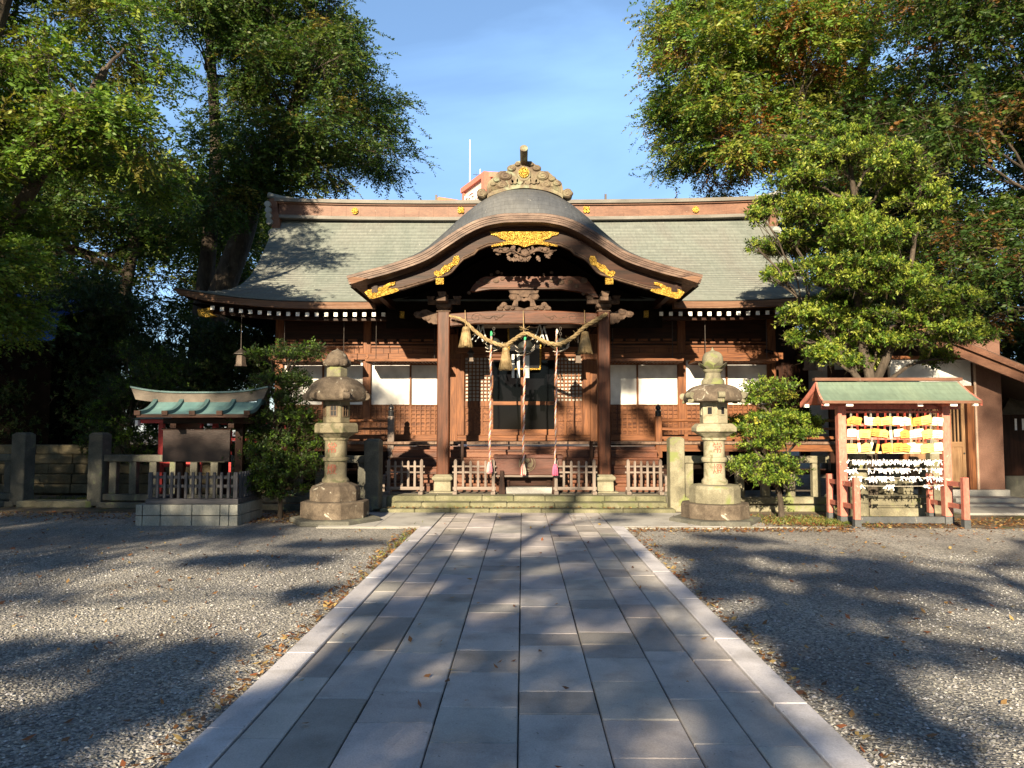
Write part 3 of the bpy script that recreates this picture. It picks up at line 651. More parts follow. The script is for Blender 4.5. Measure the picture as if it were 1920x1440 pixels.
# inner bargeboard, cusped below
low = [(-3.19, 4.62), (-2.98, 4.36)] 
lowp = [(682, 548), (749, 545), (800, 530), (845, 515), (858, 500), (867, 489), (878, 484), (890, 478), (897, 470), (916, 462), (950, 458), (983, 456)]
lw = [(abs(XZ(983 - px + 983, py, 14.80)[0] - XC), XZ(px, py, 14.80)[1]) for px, py in lowp]
lw = sorted(lw)
upc = offs(.20, 0, .30)
topc = [p for p in upc]
botc = [(x, float(np.interp(abs(x - XC), [a for a, b_ in lw], [b_ for a, b_ in lw]))) for x, z in topc]
botc = [(x, min(z, t[1] - .05)) for (x, z), t in zip(botc, topc)]
mb = MB(); mb.strip(topc, botc, 14.80, 14.88, 0)
mb.build('gable_board', WD_H, hall)
mb = MB(); mb.tube([(x, 14.79, z + .02) for x, z in botc[2:-2]], .017, 6); mb.tube([(x, 14.79, z + .06) for x, z in botc[2:-2]], .010, 6); mb.build_apart('gable_moulding', CARVE, hall, smooth=True)
# near-black boards well behind the gable, porch shade put into their colour
mb = MB(); mb.strip([(x, z - .02) for x, z in offs(.2, 0, .3)], [(x, 3.9) for x, z in offs(.2, 0, .3)], 16.9, 16.95); mb.build('porch_back_board', SHADEB, hall)
# gilt fittings
def gfit(name, pts, y=14.765, th=.022, curls=()):
    mb = MB(); mb.prism([XZ(a, b_, y) for a, b_ in pts], y, y + th)
    for (a, b_, r_) in curls:
        x, z = XZ(a, b_, y); mb.boss(x, z, r_ * y / FPX, y + .004, .012, 0, 1, 1.2)
    return mb.build(name, GOLD, hall, bevel=.004)
def mir(pts): return [(983.5 * 2 - a, b_) for a, b_ in pts]
cen = [(918, 434), (1049, 434), (1046, 440), (1036, 442), (1030, 447), (1022, 449), (1016, 452), (1026, 454), (1036, 457), (1045, 459), (1046, 463), (1030, 460), (1010, 458), (996, 459), (983.5, 463.5), (971, 459), (957, 458), (937, 460), (921, 463), (922, 459), (931, 457), (941, 454), (951, 452), (945, 449), (937, 447), (931, 442), (921, 440)]
gfit('gilt_centre_fitting', cen, 14.765, .03, [(983, 447, 9), (965, 444, 6), (1002, 444, 6), (953, 440, 4), (1014, 440, 4), (940, 458, 3.5), (1027, 458, 3.5), (968, 454, 4), (999, 454, 4)])
endp = [(683, 548), (690, 543), (716, 538), (727, 531), (741, 528), (740, 534), (730, 537), (726, 541), (745, 541), (748, 545), (738, 549), (700, 560), (692, 559)]
gfit('gilt_end_fitting', endp, 14.765, .03, [(696, 552, 5), (706, 549, 5), (716, 545, 4), (733, 533, 3)])
gfit('gilt_end_fitting', mir(endp), 14.765, .03, [(1967 - 696, 552, 5), (1967 - 706, 549, 5), (1967 - 716, 545, 4), (1967 - 733, 533, 3)])
midp = [(813, 510), (818, 507), (824, 509), (829, 502), (836, 498), (842, 494), (848, 491), (849, 486), (852, 480), (859, 479), (862, 484), (861, 491), (857, 497), (850, 498), (846, 503), (839, 508), (833, 512), (828, 517), (821, 519), (815, 516)]
for fn in (lambda p: p, mir):
    gfit('gilt_crest_fitting', fn(midp), 14.765, .03, [(fn([(837, 504)])[0][0], 503, 7), (fn([(855, 487)])[0][0], 487, 4.5), (fn([(822, 512)])[0][0], 512, 4)])
    a = fn([(817, 521), (832, 521), (832, 533), (817, 533)]); gfit('gilt_square_fitting', a, 14.765, .05)
# hanging carved leaf pendant under the gilt centre
mb = MB(); rr = random.Random(3)
for k in range(34):
    u = rr.uniform(-1, 1); v = rr.uniform(0, 1) * (1 - .72 * abs(u)); px = 984 + u * 57; py = 462 + v * 34
    x, z = XZ(px, py, 14.80); L_ = rr.uniform(.09, .16); th = rr.uniform(0, 2 * math.pi) if k % 3 else math.atan2(-(v + .2), u)
    d = (math.cos(th), math.sin(th)); n_ = (-d[1], d[0])
    outl = []
    for q, wd in ((0, .02), (.25, .3), (.35, .16), (.55, .34), (.65, .16), (.82, .2), (1, 0), (.82, -.2), (.65, -.16), (.55, -.34), (.35, -.16), (.25, -.3)):
        outl.append((x + L_ * (d[0] * (q - .4) + n_[0] * wd), z + L_ * (d[1] * (q - .4) + n_[1] * wd)))
    yy = 14.79 + rr.uniform(0, .08); mb.prism(outl, yy, yy + .018)
for px, py, r_ in ((984, 474, 8), (947, 468, 5), (1022, 468, 5), (984, 488, 4)):
    x, z = XZ(px, py, 14.80); mb.boss(x, z, r_ * .0104, 14.80, .03, 0, .9, 1.5, lobes=5)
mb.tube(catmull([(XZ(p_, q_, 14.80)[0], 14.80, XZ(p_, q_, 14.80)[1]) for p_, q_ in ((926, 470), (945, 473), (960, 470), (972, 475), (984, 480), (996, 475), (1008, 470), (1024, 473), (1044, 469))], 5), .012, 6)
mb.build('carved_leaf_pendant', CARVE, hall)
# --- porch ridge ornament with cloud curls
S5 = 5.053; YO = 15.02
def Z5(a, b_): return XZ(780 + a / S5, 260 + b_ / S5, YO)
out = [(680, 552), (664, 470), (680, 415), (730, 370), (760, 330), (800, 306), (866, 305), (862, 275), (900, 248), (932, 240), (950, 215), (1000, 208), (1040, 212), (1092, 213), (1130, 243), (1186, 268), (1180, 306), (1250, 308), (1320, 372), (1380, 418), (1394, 480), (1386, 545), (1300, 512), (1150, 478), (1020, 468), (900, 480), (760, 522)]
mb = MB(); mb.prism([Z5(a, b_) for a, b_ in out], YO, YO + .22)
arc = [(676, 560), (700, 535), (800, 497), (900, 470), (1020, 455), (1150, 466), (1270, 492), (1360, 530), (1390, 556)]
mb.strip(catmull([Z5(a, b_ - 14) for a, b_ in arc], 3), catmull([Z5(a, b_ + 20) for a, b_ in arc], 3), YO - .06, YO + .3)
k_ = YO / FPX / S5
for (a, b_, r_, f_) in ((963, 245, 27, 1), (905, 283, 42, 1), (850, 352, 62, 1), (768, 390, 38, 1), (732, 432, 30, 1), (818, 440, 52, 1), (1090, 245, 27, -1), (1142, 280, 42, -1), (1200, 352, 62, -1), (1288, 382, 38, -1), (1335, 424, 42, -1), (1225, 436, 50, -1)):
    x, z = Z5(a, b_); mb.boss(x, z, r_ * k_, YO + .01, .05, 0, .72, 1.7, f_)
for (a, f_) in ((625, 1), (1435, -1)):
    x, z = Z5(a, 522); mb.boss(x, z, 52 * k_, YO + .02, .08, 0, .9, 1.8, f_, 5); mb.disc(x, z, 50 * k_, YO + .02, YO + .2, 18, 0, .9)
for (a, b_, r_) in ((935, 400, 34), (985, 405, 34), (1060, 405, 34), (1115, 400, 34), (905, 412, 22), (1150, 408, 22)):
    x, z = Z5(a, b_); mb.disc(x, z, r_ * k_, YO - .035, YO + .01, 16)
for s_, a0 in ((1, 690), (-1, 1370)):       # flowing wave lines at the foot
    for q in range(4):
        pts = [(a0 + s_ * 0, 520 - q * 14), (a0 + s_ * 25, 490 - q * 13), (a0 + s_ * 70, 480 - q * 10), (a0 + s_ * 120, 500 - q * 16), (a0 + s_ * 170, 478 - q * 6)]
        pp = [Z5(a, b_) for a, b_ in pts]; mb.tube(catmull([(x, YO - .005, z) for x, z in pp], 4), .012, 5)
fr = [Z5(a, b_) for a, b_ in ((965, 300), (980, 275), (1022, 262), (1064, 275), (1085, 300), (1085, 360), (1060, 395), (1022, 405), (984, 395), (962, 360))]
mb.prism(fr, YO - .045, YO)
orn = mb.build('ridge_ornament', ONI, hall, bevel=.004)
x, z = Z5(1022, 330); c_ = MB(); c_.disc(x, z, 50 * k_, YO - .075, YO - .04, 28); 
for q in range(3):
    th = q * 2 * math.pi / 3 + .6; c_.disc(x + .045 * math.cos(th), z + .045 * math.sin(th), .034, YO - .082 - .001 * q, YO - .07, 14)
    c_.tube([(x + (.062 + .014 * j / 6) * math.cos(th + .4 + j * .25), YO - .078, z + (.062 + .014 * j / 6) * math.sin(th + .4 + j * .25)) for j in range(7)], [.016, .014, .012, .010, .008, .006, .003], 6)
c_.build('gold_crest', GOLD, orn, smooth=False)
x, z = Z5(1022, 232); c_ = MB(); c_.tube([(x, YO + .15, z - .02), (x, YO - .12, z + .05), (x, YO - .42, z + .155)], [.075, .075, .08], 20); c_.build('ridge_roll', ONI, orn, smooth=True)
# --- pillars, caps, beams
YQ = 15.9
for s_, px in ((-1, 831.5), (1, 1132.5)):
    xp = P(px, 800, YQ)[0]; r_ = .13
    p = MB(); p.add([(xp + a * r_ * c1, YQ + b_ * r_ * c2, z) for z in (.58, 4.10) for a, b_, c1, c2 in ((-1, -1, .85, 1), (1, -1, .85, 1), (1, -1, 1, .85), (1, 1, 1, .85), (1, 1, .85, 1), (-1, 1, .85, 1), (-1, 1, 1, .85), (-1, -1, 1, .85))],
                    [(i, (i + 1) % 8, 8 + (i + 1) % 8, 8 + i) for i in range(8)] + [tuple(range(8, 16))]); p = p.build('pillar', WP_V, hall)
    b1 = MB(); b1.frust(xp, YQ, .27, .30, .27, .27, .27, .27); b1.frust(xp, YQ, .30, .50, .18, .18, .175, .175)
    b1.frust(xp, YQ, .50, .525, .16, .16, .19, .19); b1.frust(xp, YQ, .525, .56, .19, .19, .225, .225); b1.frust(xp, YQ, .56, .61, .225, .225, .21, .21); b1.frust(xp, YQ, .61, .655, .21, .21, .15, .15)
    b1.build('base_stone', simple('pillar_base_stone', [(.3, (.15, .14, .095)), (.7, (.27, .25, .18))], 4, rough=.9), p, bevel=.012)
    c_ = MB(); c_.frust(xp, YQ, 4.10, 4.125, .15, .15, .15, .15); c_.frust(xp, YQ, 4.125, 4.17, .10, .10, .10, .10); c_.frust(xp, YQ, 4.17, 4.20, .11, .11, .16, .16); c_.frust(xp, YQ, 4.20, 4.27, .16, .16, .16, .16)
    c_.box(xp - .11, xp + .11, YQ - .5, YQ + .3, 4.275, 4.36); c_.box(xp - .35, xp + .35, YQ - .06, YQ + .06, 4.28, 4.37)
    for dx_ in (-.28, .28): c_.frust(xp + dx_, YQ, 4.37, 4.45, .06, .07, .09, .09)
    c_.frust(xp, YQ - .42, 4.365, 4.47, .06, .06, .09, .09); c_.frust(xp, YQ, 4.375, 4.47, .06, .07, .10, .10)
    c_.build('bracket', CARVE, p, bevel=.006)
    # carved cloud nosing beyond the pillar
    n_ = MB(); x0 = xp + s_ * .13
    prof = [(0, 4.11), (.10, 4.10), (.16, 4.13), (.24, 4.17), (.33, 4.16), (.38, 4.12), (.45, 4.13), (.51, 4.10), (.52, 4.05), (.48, 4.0), (.41, 3.99), (.36, 4.0), (.31, 3.95), (.25, 3.93), (.19, 3.87), (.14, 3.88), (.10, 3.85), (0, 3.85)]
    n_.prism([(x0 + s_ * a, b_) for a, b_ in prof], YQ - .05, YQ + .05)
    for a, b_, q in ((.44, 4.06, .07), (.27, 4.09, .075), (.22, 3.97, .06)): n_.boss(x0 + s_ * a, b_, q, YQ - .05, .02, 0, .8, 1.4, -s_)
    n_.build('cloud_nosing', CARVE, hall, bevel=.006)
    MB().box(xp - .07, xp + .07, YQ + .13, YW, 3.92, 4.09).build('tie_beam', WD_D, hall)
xl = P(831.5, 800, YQ)[0] + .13; xr = P(1132.5, 800, YQ)[0] - .13
mb = MB(); n_ = 24; tt = np.linspace(0, 1, n_)
mb.strip([(xl + (xr - xl) * t, 4.07 + .07 * math.sin(math.pi * t)) for t in tt], [(xl + (xr - xl) * t, 3.80 + .05 * min(1, 6 * min(t, 1 - t))) for t in tt], YQ - .085, YQ + .085)
mb.build('porch_beam', WP_H, hall, bevel=.01)
mb = MB()
for s_ in (-1, 1):
    xq = XC + s_ * 1.02; sp = [(xq + s_ * (-1) * .13 * (1 - .8 * u) * math.cos(u * 9), YQ - .088, 3.98 + .105 * (1 - .8 * u) * math.sin(u * 9)) for u in np.linspace(0, 1, 36)]
    mb.tube(sp, .007, 5)
    mb.tube(catmull([(xq - s_ * .15, YQ - .088, 4.0), (xq - s_ * .28, YQ - .088, 3.96), (xq - s_ * .38, YQ - .088, 4.02), (xq - s_ * .5, YQ - .088, 3.98), (xq - s_ * .60, YQ - .088, 4.05)], 5), .008, 5)
    mb.tube(catmull([(xq - s_ * .38, YQ - .088, 4.03), (xq - s_ * .42, YQ - .088, 3.93), (xq - s_ * .50, YQ - .088, 4.0)], 5), .006, 5)
mb.tube([(xl + .05, YQ - .088, 3.87), (xr - .05, YQ - .088, 3.87)], .006, 5); mb.build('beam_carving', CARVE, hall)
# frog-leg strut between the beams
mb = MB(); Y4 = YQ - .02
def D4(a, b_): return XZ(840 + a / 6.857, 420 + b_ / 6.857, Y4)
for sgn in (1, -1):
    f = (lambda a: a) if sgn == 1 else (lambda a: 1956 - a)
    mb.prism([D4(f(a), b_) for a, b_ in ((820, 1060), (850, 980), (830, 960), (780, 940), (800, 905), (860, 900), (930, 925), (978, 965), (978, 1000), (930, 985), (900, 1000), (900, 1060))][::sgn], Y4 - .05, Y4 + .05)
    for a, b_, r_ in ((840, 945, 50), (720, 1040, 40), (670, 1090, 40), (760, 1080, 40), (690, 1062, 30), (830, 1085, 30)):
        x, z = D4(f(a), b_); mb.boss(x, z, r_ * Y4 / FPX / 6.857, Y4 - .03, .04, 0, .8, 1.5, sgn)
    mb.prism([D4(f(a), b_) for a, b_ in ((620, 1120), (640, 1080), (700, 1050), (780, 1050), (880, 1060), (978, 1090), (978, 1140))][::sgn], Y4 - .03, Y4 + .03)
mb.prism([D4(a, b_) for a, b_ in ((780, 860), (1170, 860), (1150, 900), (1050, 905), (1030, 945), (925, 945), (905, 905), (800, 900))], Y4 - .07, Y4 + .07)
mb.build('frog_leg_strut', CARVE, hall, bevel=.004)
# upper beam with end scrolls
mb = MB()
ub = [(280, 870), (330, 790), (420, 710), (490, 685), (1690, 682), (1760, 705), (1815, 760), (1870, 830), (1900, 900), (1930, 950), (1880, 950), (1780, 900), (1660, 870), (1520, 855), (1460, 842), (560, 845), (440, 860), (360, 875)]
mb.prism([D4(a, b_) for a, b_ in ub], Y4 - .08, Y4 + .08); 
upper = mb.build('upper_porch_beam', WP_H, hall)
mb = MB()
for a, b_, r_, f_ in ((500, 745, 45, 1), (620, 740, 40, -1), (700, 715, 30, 1), (390, 765, 30, 1), (1740, 735, 50, -1), (1570, 755, 35, 1), (1450, 755, 45, -1), (1330, 735, 35, 1), (820, 700, 25, 1), (1650, 810, 30, -1)):
    x, z = D4(a, b_); mb.boss(x, z, r_ * Y4 / FPX / 6.857, Y4 - .08, .022, 0, .75, 1.5, f_)
mb.tube([(D4(380, 828)[0], Y4 - .085, D4(380, 828)[1]), (D4(1500, 828)[0], Y4 - .085, D4(1500, 828)[1])], .007, 5)
for a, b_, r_ in ((560, 655, 22), (640, 625, 30), (690, 640, 20), (1230, 655, 22), (1330, 630, 25), (270, 890, 25), (150, 950, 22), (120, 1000, 22), (1740, 900, 30)):
    x, z = D4(a, b_); mb.boss(x, z, r_ * Y4 / FPX / 6.857, Y4 - .04, .03, 0, .8, 1.3)
mb.build('beam_scroll', CARVE, hall)
# ================================================================== THINGS ABOUT THE PORCH
def twist(path, r, strands, pitch, n=6, mats=None, squash=.58):
    """path: list of Vector; returns an MB with twisted strands, material index = strand"""
    mb = MB(); pts = [Vector(p) for p in path]; d = [0]
    for a, b_ in zip(pts[:-1], pts[1:]): d.append(d[-1] + (b_ - a).length)
    rs = r if hasattr(r, '__len__') else [r] * len(pts)
    for s_ in range(strands):
        q = []; rr_ = []
        for i, p in enumerate(pts):
            t = (pts[min(i + 1, len(pts) - 1)] - pts[max(i - 1, 0)]).normalized(); a = t.cross(Vector((0, 1, .01))).normalized(); b_ = t.cross(a)
            th = 2 * math.pi * (s_ / strands + d[i] / pitch); q.append(p + (a * math.cos(th) + b_ * math.sin(th)) * rs[i] * squash); rr_.append(rs[i] * .50)
        mb.tube(q, rr_, n, s_ if mats else 0)
    return mb
def resample(path, step):
    path = [Vector(p) for p in path]; out = [path[0]]; acc = 0
    for a, b_ in zip(path[:-1], path[1:]):
        l = (b_ - a).length; k = max(1, int(l / step))
        for j in range(1, k + 1): out.append(a.lerp(b_, j / k))
    return out
ROPEC = [flat('rope_white_strand', (.45, .41, .36), .8), flat('rope_red_strand', (.36, .09, .09), .8), flat('rope_gold_strand', (.40, .29, .12), .8), flat('rope_mauve_strand', (.28, .22, .30), .8)]
PINK = flat('pink_yarn', (.62, .12, .22), .85); OFFW = flat('cream_yarn', (.55, .50, .43), .85); GREEN = flat('green_cloth', (.05, .35, .15), .8)
# sacred straw rope
YR = 15.68
hp = [(842, 592, .035), (868, 600, .045), (890, 620, .055), (915, 638, .060), (945, 648, .06), (962, 638, .056), (984, 625, .055), (1005, 633, .058), (1028, 643, .062), (1050, 645, .062), (1075, 632, .060), (1095, 614, .060), (1118, 600, .065), (1138, 588, .055)]
pp = [P(a, b_, YR if 2 < i < 12 else YR - .04) for i, (a, b_, _) in enumerate(hp)]
cp = catmull([p + (q[2],) for p, q in zip(pp, hp)], 9)
rope = empty('straw_rope', (0, YR, 3.5), 'thick twisted straw rope swagged between the two porch pillars', 'sacred rope')
mb = twist([c[:3] for c in cp], [c[3] * .72 for c in cp], 3, .34, 8); 
rr = random.Random(5)
for k in range(230):     # loose straws
    c = cp[rr.randrange(2, len(cp) - 2)]; d = Vector((rr.uniform(-1, 1), rr.uniform(-1, .3), rr.uniform(-1, 1))).normalized(); p0 = Vector(c[:3]) + d * c[3] * .8
    mb.tube([p0, p0 + d * rr.uniform(.02, .06) + Vector((rr.uniform(-.06, .06), 0, rr.uniform(-.05, .02)))], .0018, 3, cap=False)
mb.build('rope', STRAW, rope, smooth=True)
def tassel(px, ytop, ybot, wtop, wbot):
    t, b_ = P(px, ytop, YR - .06), P(px - 2, ybot, YR - .06); H = t[2] - b_[2]; mb = MB(); k = YR / FPX
    mb.lathe((t[0], YR - .06, b_[2]), [(wbot * k * .4, .02), (wbot * k * .42, .06), (wtop * k * .75, H * .6), (wtop * k * .5, H * .8), (wtop * k * .5, H * .97), (.01, H)], 14)
    for i in range(170):
        th = rr.uniform(0, 6.283); q = rr.uniform(.75, 1.05); x0 = t[0] + math.cos(th) * wtop * k * .5 * q; y0 = YR - .06 + math.sin(th) * wtop * k * .45 * q
        x1 = t[0] + math.cos(th) * wbot * k * .5 * q * rr.uniform(.8, 1.15) + rr.gauss(0, .006); y1 = YR - .06 + math.sin(th) * wbot * k * .45 * q
        mb.tube([(x0, y0, t[2] - H * .05), ((x0 * .6 + x1 * .4), (y0 * .6 + y1 * .4), t[2] - H * .45), (x1, y1, b_[2] + rr.uniform(-.015, .03))], .0042, 3, cap=False)
    for z in (.80, .84): mb.tube([(t[0] + wtop * k * .56 * math.cos(a), YR - .06 + wtop * k * .52 * math.sin(a), b_[2] + H * z) for a in np.linspace(0, 6.283, 15)], .006, 4)
    return mb.build('tassel', STRAW, rope)
tassel(874, 612, 651, 12, 25); tassel(948, 651, 694, 11, 23); tassel(1097, 621, 663, 12, 27)
mb = MB()
for px in (872, 981, 1096):
    a = P(px, 582, YR + .05); b_ = P(px + 1, 612 if px != 981 else 625, YR - .03); mb.tube([a, b_], [.006, .010 if px != 981 else .014], 6)
for k in range(12):
    a = P(984, 617, YR - .04); mb.tube([a, (a[0] + rr.uniform(-.12, .12), a[1] - rr.uniform(0, .06), a[2] + rr.uniform(-.03, .07))], .004, 4)
mb.build('hanging_cord', STRAW, rope)
# bells and bell ropes
BELL = flat('dark_bronze_bell', (.05, .055, .05), .4, .5)
def bell(px, py, rpx, lab):
    x, y, z = P(px, py, 15.95); r_ = rpx * 15.95 / FPX
    e = empty('shrine_bell', (x, y, z), lab, 'bell', 'round bells under the porch beam')
    prof = [(r_ * .05, -r_), (r_ * .55, -r_ * .85), (r_ * .9, -r_ * .45), (r_, -.12 * r_), (r_ * 1.07, -.08 * r_), (r_ * 1.07, .06 * r_), (r_, .1 * r_), (r_ * .93, r_ * .42), (r_ * .6, r_ * .82), (r_ * .1, r_)]
    MB().lathe((x, y, z), prof, 24).build('bell_body', BELL, e, smooth=True)
    mb = MB(); mb.box(x - r_ * .75, x + r_ * .75, y - r_ * .86, y - r_ * .6, z - r_ * .6, z - r_ * .5); mb.build('bell_slot', BLACKM, e)
    mb = MB(); top = 3.80
    k = 0; zz = z + r_
    while zz < top + .02:
        mb.tube([(x + .022 * math.cos(a) * (k % 2) , y + .022 * math.cos(a) * (1 - k % 2), zz + .03 + .036 * math.sin(a)) for a in np.linspace(0, 6.283, 9)], .006, 5); zz += .055; k += 1
    mb.build('chain', IRON, e)
    mb = MB()
    for q in range(3):
        a0 = q * 1.1; mb.tube([(x + r_ * 1.15 * math.cos(a), y - r_ * .6 - .06 * math.sin(a) * 0, z + r_ * (.3 - .35 * q) + r_ * .55 * math.sin(a + q * .3)) for a in np.linspace(math.pi + a0 * .2, 2 * math.pi - a0 * .1, 12)], .007, 5)
    mb.build('binding_cord', OFFW, e)
bell(926, 647, 14, 'dark round bell behind the rope nearest the lit white panels'); bell(984, 652, 16, 'dark round bell in the middle over the offering box'); bell(1051, 647, 14, 'dark round bell above the thin rope with the pink tassel')
bpy.data.objects['shrine_bell']['label'] = 'leftmost of the three dark round bells under the porch beam'
bpy.data.objects['shrine_bell.002']['label'] = 'rightmost of the three dark round bells under the porch beam'
def bellrope(px, pyt, pyb, r_, lab, tmat, tl=.20):
    a = P(px + 3, pyt, 15.78); b_ = P(px, pyb, 15.28)
    e = empty('bell_rope', (b_[0], b_[1], b_[2]), lab, 'bell rope', 'bell ropes hanging in the porch')
    k = 12; path = resample([Vector(a).lerp(Vector(b_), i / k) + Vector((.008 * math.sin(i * 1.7 + px), .03 * math.sin(math.pi * i / k), 0)) for i in range(k + 1)], .02)
    mb = twist(path, r_, 4, .21, 5, True); mb.build('cord', ROPEC, e, smooth=True)
    MB().tube([(a[0], a[1], a[2] + .03), (a[0] + .01, a[1] - .03, a[2] - .02), (a[0], a[1] - .03, a[2] - .07)], [.015, .028, .02], 8).build('knot', GREEN if px < 1000 else OFFW, e, smooth=True)
    mb = MB()
    for i in range(60):
        th = rr.uniform(0, 6.283); q = rr.uniform(.4, 1)
        mb.tube([(b_[0] + .02 * q * math.cos(th), b_[1] + .02 * q * math.sin(th), b_[2] + .02), (b_[0] + .05 * q * math.cos(th), b_[1] + .05 * q * math.sin(th), b_[2] - tl * .4), (b_[0] + .058 * q * math.cos(th), b_[1] + .05 * q * math.sin(th), b_[2] - tl * rr.uniform(.9, 1.08))], .009, 4, i % 2)
    mb.build('tassel', tmat, e)
bellrope(918, 624, 868, .022, 'thickest striped bell rope, ending in a pink and cream tassel behind the barrier', [PINK, OFFW])
bellrope(981, 632, 872, .021, 'striped bell rope hanging in the middle with a cream tassel', [OFFW, ROPEC[1]])
bellrope(1041, 620, 872, .017, 'thin pale bell rope ending in a short bright pink tassel', [PINK, PINK])
# paper streamers and cords of the dark interior
mb = MB(); rr = random.Random(9)
for px, py, s_ in ((897, 630, 1), (905, 632, 1), (1012, 628, 1), (1020, 633, 1)):
    x, y, z = P(px, py, 16.3); mb.tube([(x, y, z + .25), (x + .05, y, z + .05), (x + .10, y, z - .12)], .016, 5); mb.tube([(x, y, z + .25), (x - .07, y, z + .02), (x - .16, y, z - .10)], .010, 5)
for px in (962, 972, 985, 990): x, y, z = P(px, 700, 16.4); mb.box(x - .03, x + .03, y, y + .006, z - .1, z + .42)
tag(mb.build('paper_streamer', flat('grey_white_paper', (.55, .57, .56), .8), origin=P(975, 680, 16.35)), 'white paper streamers and cords hanging in the dark behind the middle bell', 'streamer')
# offering box on its stone
ob = empty('offering_box', (.12, 15.65, .27), 'long dark red wooden offering box with round crest beneath the bell ropes', 'offering box')
x0, x1 = P(925, 870, 15.48)[0], P(1056, 870, 15.48)[0]
mb = MB(); mb.box(x0 + .02, x1 - .02, 15.52, 15.95, .66, 1.03, 0); mb.box(x0, x1, 15.495, 15.53, 1.00, 1.07, 0); mb.box(x0, x1, 15.92, 15.97, 1.00, 1.07, 0); mb.box(x0, x0 + .04, 15.532, 15.918, 1.0, 1.07, 0); mb.box(x1 - .04, x1, 15.532, 15.918, 1.0, 1.07, 0)
mb.build('box_body', simple('red_brown_box_wood', [(.3, (.045, .015, .010)), (.7, (.11, .038, .024))], 2.2, (.4, 3, 4), .5, fine=25), ob, bevel=.008)
mb = MB()
for k in range(16): x = x0 + .08 + k * (x1 - x0 - .16) / 15; mb.box(x - .015, x + .015, 15.54, 15.91, 1.035, 1.06)
mb.build('coin_slats', WD_D, ob)
mb = MB(); mb.box(x0 - .04, x1 + .04, 15.50, 15.96, .615, .655); mb.build('box_shelf', WG_H, ob, bevel=.005)
for px in (941, 1041):
    xx = P(px, 900, 15.45)[0]; MB().frust(xx, 15.49, .27, .75, .07, .06, .035, .045).build('leg', WD_V, ob, bevel=.005)
mb = MB(); mb.box(x0 + .1, x1 - .1, 15.75, 15.83, .42, .6); mb.box(x0 + .25, x0 + .33, 15.7, 15.9, .3, .61); mb.box(x1 - .33, x1 - .25, 15.7, 15.9, .3, .61); mb.build('box_stand', WD_H, ob)
cx, cy, cz = P(988.5, 869, 15.49); mb = MB()
mb.tube([(cx + .165 * math.cos(a), 15.512, cz + .165 * math.sin(a)) for a in np.linspace(0, 6.283, 33)], .008, 5)
for q in range(3):       # three swirling commas
    th = math.pi / 2 + q * 2 * math.pi / 3
    hx, hz = cx + .07 * math.cos(th), cz + .07 * math.sin(th); mb.disc(hx, hz, .052, 15.505 - .0007 * q, 15.522, 20)
    n_ = 14; o_ = []; i_ = []
    for j in range(n_ + 1):
        a = th + .1 + j / n_ * 1.95; ro = .122 + .026 * j / n_; wd = .055 * (1 - j / n_) + .004; o_.append((cx + ro * math.cos(a), cz + ro * math.sin(a))); i_.append((cx + (ro - wd) * math.cos(a), cz + (ro - wd) * math.sin(a)))
    mb.strip(o_, i_, 15.507 - .0007 * q, 15.522)
mb.build('round_crest', flat('faded_crest_paint', (.20, .16, .10), .7), ob)
mb = MB(); mb.box(P(948, 900, 15.6)[0], P(1040, 900, 15.6)[0], 15.55, 15.98, .27, .40)
tag(mb.build('stone_slab', CONCW, origin=(.1, 15.7, .27), bevel=.008), 'pale stone slab lying under the offering box', 'stone slab')
# picket barriers
def barrier(xa, xb, lab, n_, moss=0, post_right=True):
    e = empty('picket_barrier', ((xa + xb) / 2, 15.45, .27), lab, 'picket barrier', 'low picket barriers before the porch')
    yb = 15.45
    for x in (xa + .035, xb - .035):
        p = MB(); p.box(x - .032, x + .032, yb - .032, yb + .032, .33, .95); p.frust(x, yb, .95, .985, .032, .032, .012, .012); p.build('post', WG_V, e, bevel=.004)
        MB().box(x - .045, x + .045, yb - .17, yb + .17, .27, .335).build('foot', WG_D, e, bevel=.006)
    m = MB(); m.box(xa - .03, xb + .03, yb - .012, yb + .012, .82, .855); m.box(xa - .03, xb + .03, yb - .012, yb + .012, .70, .735); m.box(xa - .02, xb + .02, yb - .022, yb + .022, .355, .42); m.build('rail', WG_H, e, bevel=.003)
    for k in range(n_):
        x = xa + .04 + (xb - xa - .08) * (k + 1) / (n_ + 1); p = MB(); p.box(x - .024, x + .024, yb - .030, yb - .013, .42, .93); p.frust(x, yb - .0215, .93, .955, .024, .0085, .01, .004); p.build('picket', WG_V, e, bevel=.003)
barrier(-2.80, -2.05, 'picket barrier between the mossy gate post and the pillar on its shaded side', 4)
barrier(-1.42, -.57, 'picket barrier with the thick bell rope tassel hanging behind it', 4)
barrier(.65, 1.50, 'picket barrier beside the pink tassel and the offering box', 4)
barrier(2.13, 2.86, 'picket barrier between the pillar and the sunlit stone gate post', 4)
